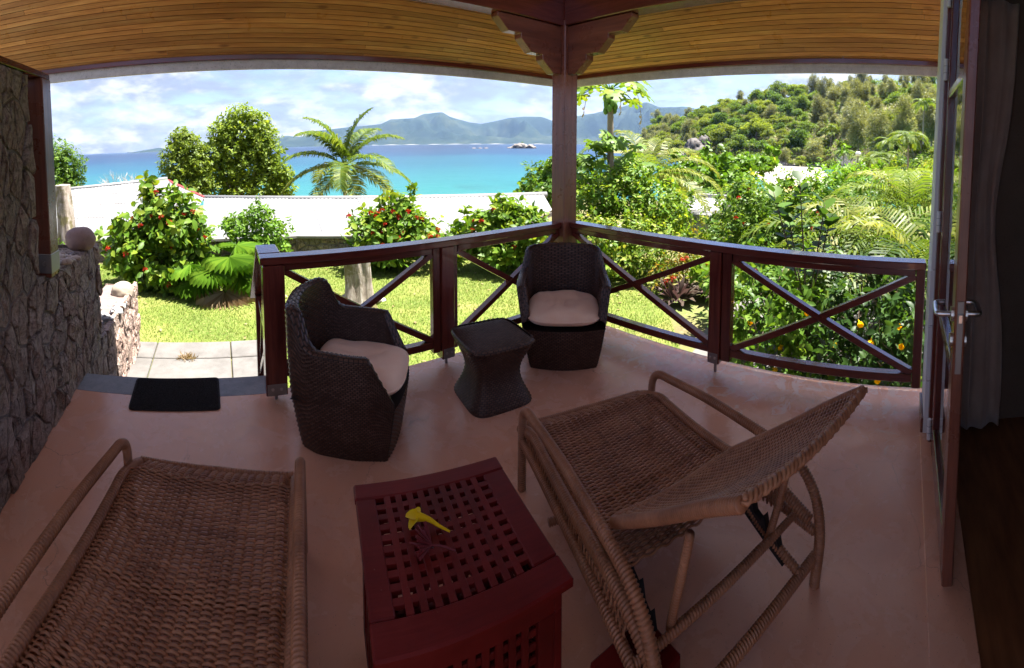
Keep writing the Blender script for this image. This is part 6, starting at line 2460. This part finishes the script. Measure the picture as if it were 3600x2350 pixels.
FT = {}
for kind, mats in (('round', ('leaf_far_a', 'leaf_far_b', 'leaf_far_c')), ('casuarina', ('leaf_casuarina',))):
    for mi, mm in enumerate(mats):
        for v in range(3):
            V, F = far_tree(kind, 300 + mi * 10 + v + (50 if kind == 'casuarina' else 0))
            me = mk('crown', V, F, mm)
            FT.setdefault(mm, []).append(me.data)
            bpy.data.objects.remove(me)
mb = MB().tube([(0, 0, -1), (.1, 0, 2.2), (0, .1, 4.5)], [.28, .22, .12], 6)
tm = mb.build('trunk', 'bark_brown'); TRUNK = tm.data; bpy.data.objects.remove(tm)
fr_meshes = []
for i in range(3):
    o = frond_mesh(3.6, 22, .16, .9 + .2 * i, .95, 500 + i, .5 - .3 * i, rach=.06).build('frond', 'frond'); fr_meshes.append(o.data); bpy.data.objects.remove(o)
pt = MB().tube([(0, 0, -1), (.2, 0, 4), (0, 0, 8)], [.2, .15, .12], 7).build('trunk', 'bark_palm'); PTR = pt.data; bpy.data.objects.remove(pt)
TL = {'leaf_far_a': ('round mid green tree on the wooded headland', 'mid green trees on the headland'), 'leaf_far_b': ('light yellow green tree on the wooded headland', 'light green trees on the headland'),
      'leaf_far_c': ('dark green tree on the wooded headland', 'dark trees on the headland'), 'leaf_casuarina': ('feathery olive casuarina tree on the headland', 'casuarina trees on the headland')}


def put_tree(mm, a, r, z, s, sz, rz):
    lab, grp = TL[mm]
    t = thing('casuarina_tree' if mm == 'leaf_casuarina' else 'forest_tree', lab, 'tree', pol(a, r, z), rz, grp)
    t.scale = (s, s, s * sz)
    ob('crown', rt.choice(FT[mm]), t)
    ob('trunk', TRUNK, t)
    return t


rt = random.Random(5)
cnt = 0
placed = []
for row in range(11):
    f = row / 10
    a = 55.0 + rt.uniform(0, 1)
    while a < 97:
        r, z = head_h(a, f)
        if a > 55.3 and np.interp(a, HS[:, 0], HS[:, 1]) > 9:
            cas = (a > 78 and f > .12 and rt.random() < .75) or (a < 62 and rt.random() < .5) or rt.random() < .10
            mm = 'leaf_casuarina' if cas else rt.choice(['leaf_far_a', 'leaf_far_a', 'leaf_far_b', 'leaf_far_b', 'leaf_far_c'])
            s = rt.choice((1.1, 1.3, 1.6, 2.0, 2.5)) * rt.uniform(.9, 1.1) * (.7 if cas else 1.) * (1.0 if a < 84 else .75)
            put_tree(mm, a, r + rt.uniform(-6, 6), z - .4 - 1.6 * (s - 1), s, rt.uniform(.7, 1.05), rt.uniform(0, 6.28))
            cnt += 1
        a += (math.degrees(8.6 / r)) * rt.uniform(.7, 1.4) * (1.0 + .4 * f)
FPN = 'coconut palms along the foot of the headland'


def far_palm(a, r, z, s, lab=None, grp=FPN):
    t = thing('headland_palm', lab or 'small coconut palm among the trees at the foot of the headland', 'palm', pol(a, r, z), rt.uniform(0, 6), grp)
    t.scale = (s, s, s)
    ob('trunk', PTR, t)
    for i in range(13):
        o = ob('frond', fr_meshes[i % 3], t, (0, 0, 8))
        o.rotation_euler = (0, rt.uniform(-.15, .15), i * 2.4 + rt.uniform(-.2, .2))
    return t


for i in range(20):
    a = rt.uniform(65, 80); f = rt.uniform(.02, .22)
    r, z = head_h(a, f)
    far_palm(a, r - 4, z, rt.uniform(.7, 1.0))
for a, r, el, s, lab in ((91.9, 95, 6.6, 1.0, 'tallest coconut palm rising above the casuarinas near the house corner'), (89.9, 62, 2.3, .95, 'coconut palm with full crown below the tallest palm'), (87.6, 66, 1.4, .8, 'coconut palm left of the full crowned palm'), (85.0, 48, -1.3, .72, 'coconut palm leaning over the dead branches behind the lamp'), (86.6, 52, -.5, .7, 'pale coconut palm right beside the dead branches'), (81.6, 85, -.2, .7, 'coconut palm above the right end of the beach')):
    c = pel(a, r, el)
    far_palm(a, r, c[2] - 8 * s, s, lab, 'larger coconut palms right of the beach')
# undergrowth and trees in front of the headland on the right
for i, (a, r, el, s, mm) in enumerate(((93.5, 40, -1.0, .55, 'leaf_far_b'), (95.5, 30, -2, .5, 'leaf_far_b'), (90.5, 34, -3.2, .45, 'leaf_far_b'), (87.5, 38, -3.4, .42, 'leaf_far_a'), (83, 60, -2.6, .5, 'leaf_far_a'), (80.6, 60, -3.4, .42, 'leaf_far_b'), (97, 60, 1.5, .8, 'leaf_casuarina'), (93, 110, 4.0, .95, 'leaf_casuarina'), (89, 120, 3.8, 1., 'leaf_casuarina'), (95.5, 100, 5, 1., 'leaf_casuarina'), (86, 130, 2.0, 1., 'leaf_casuarina'), (83.5, 135, 2.5, 1., 'leaf_casuarina'), (99, 90, 5, 1., 'leaf_casuarina'), (102, 60, 3, .8, 'leaf_far_a'))):
    c = pel(a, r, el)
    put_tree(mm, a, r, c[2] - 5 * s, s, 1, rt.uniform(0, 6))
# rocks at the shore
t = thing('granite_outcrop', 'large dark granite outcrop on the shore of the headland', 'rock', pol(62.2, 284, SEA))
for i, (da, s_, h_, dz) in enumerate([(0, 8.5, 9, 4), (.9, 6, 6.5, 3), (-1.0, 6, 4.5, 1.5), (1.1, 5, 10, 7), (-.2, 6, 5, 9), (-2.0, 4.5, 2.5, 1)]):
    c = pol(62.2 + da, 280 + 4 * (i % 2), 0)
    blob('boulder', 'granite_dark', (c[0] - t.location.x, c[1] - t.location.y, dz), (s_, s_ * .8, h_), t, 70 + i, 4, .30, 1.2)
for i in range(34):
    a = rt.uniform(57, 80.5)
    r = np.interp(a, SH[:, 0], SH[:, 1]) - rt.uniform(0, 6)
    s_ = rt.uniform(1., 3.2)
    tag(blob('shore_rock', 'granite', pol(a, r, SEA + s_ * .2), (s_ * 1.3, s_, s_ * .75), seed=100 + i, sub=2, rough=.3), 'rounded granite boulder on the shore below the headland', 'rock', 'granite boulders along the headland shore')
# dead tree, lamp, houses
t = thing('dead_tree', 'bleached leafless branches beside the beach palms', 'tree', pol(82.2, 100, -6.5))
mb = MB()
for s_ in range(4):
    grow(Vector((s_ * 1.1 - 1.5, .4 * s_, 0)), Vector((rb.uniform(-.4, .4), rb.uniform(-.4, .4), 1)).normalized(), 3.0, .10, 4)
mb.build('branches', 'twig_grey', t)
t = thing('garden_lamp', 'lamp post with white globe between the beach palms', 'lamp', pol(83.5, 40, -4.2))
MB().tube([(0, 0, 0), (0, 0, 5.3)], .05, 8).build('pole', 'roof_brown', t)
blob('globe', 'lamp_white', (0, 0, 5.5), (.26, .26, .22), t, 1, 3, 0)
t = thing('hillside_house', 'small white house with red roof among the trees of the headland', 'house', pol(74.7, 258, 4.0))
MB().box((-3.5, -2.5, -2), (3.5, 2.5, 3.6), .05).build('wall', 'white_paint', t)
mk('roof', [(-4.2, -3.2, 3.4), (4.2, -3.2, 3.4), (4.2, 3.2, 3.4), (-4.2, 3.2, 3.4), (-2.5, 0, 5.3), (2.5, 0, 5.3)], [(0, 1, 5, 4), (1, 2, 5), (2, 3, 4, 5), (3, 0, 4)], 'roof_red', t)
for sx in (-1.6, 1.6):
    MB().box((sx - .6, -2.56, 1.2), (sx + .6, -2.49, 2.4), .02).build('window', 'roof_brown', t)

# ================================================================ HAZE
V, F = chbox(1, (-9500, -60, SEA - 1.5), (9500, 9300, 800))
hz = mk('haze', V, F)
hz['kind'] = 'stuff'
tag(hz, 'thin bluish sea haze over the bay', 'haze')
hm = bpy.data.materials.new('haze'); hm.use_nodes = True
kk = N(hm.node_tree); kk.n.clear()
pv = kk.new('ShaderNodeVolumePrincipled')
pv.inputs['Color'].default_value = (.36, .58, 1.0, 1)
pv.inputs['Density'].default_value = 3.6e-5
pv.inputs['Anisotropy'].default_value = .25
kk.l.new(pv.outputs[0], kk.new('ShaderNodeOutputMaterial').inputs['Volume'])
hz.data.materials.append(hm)
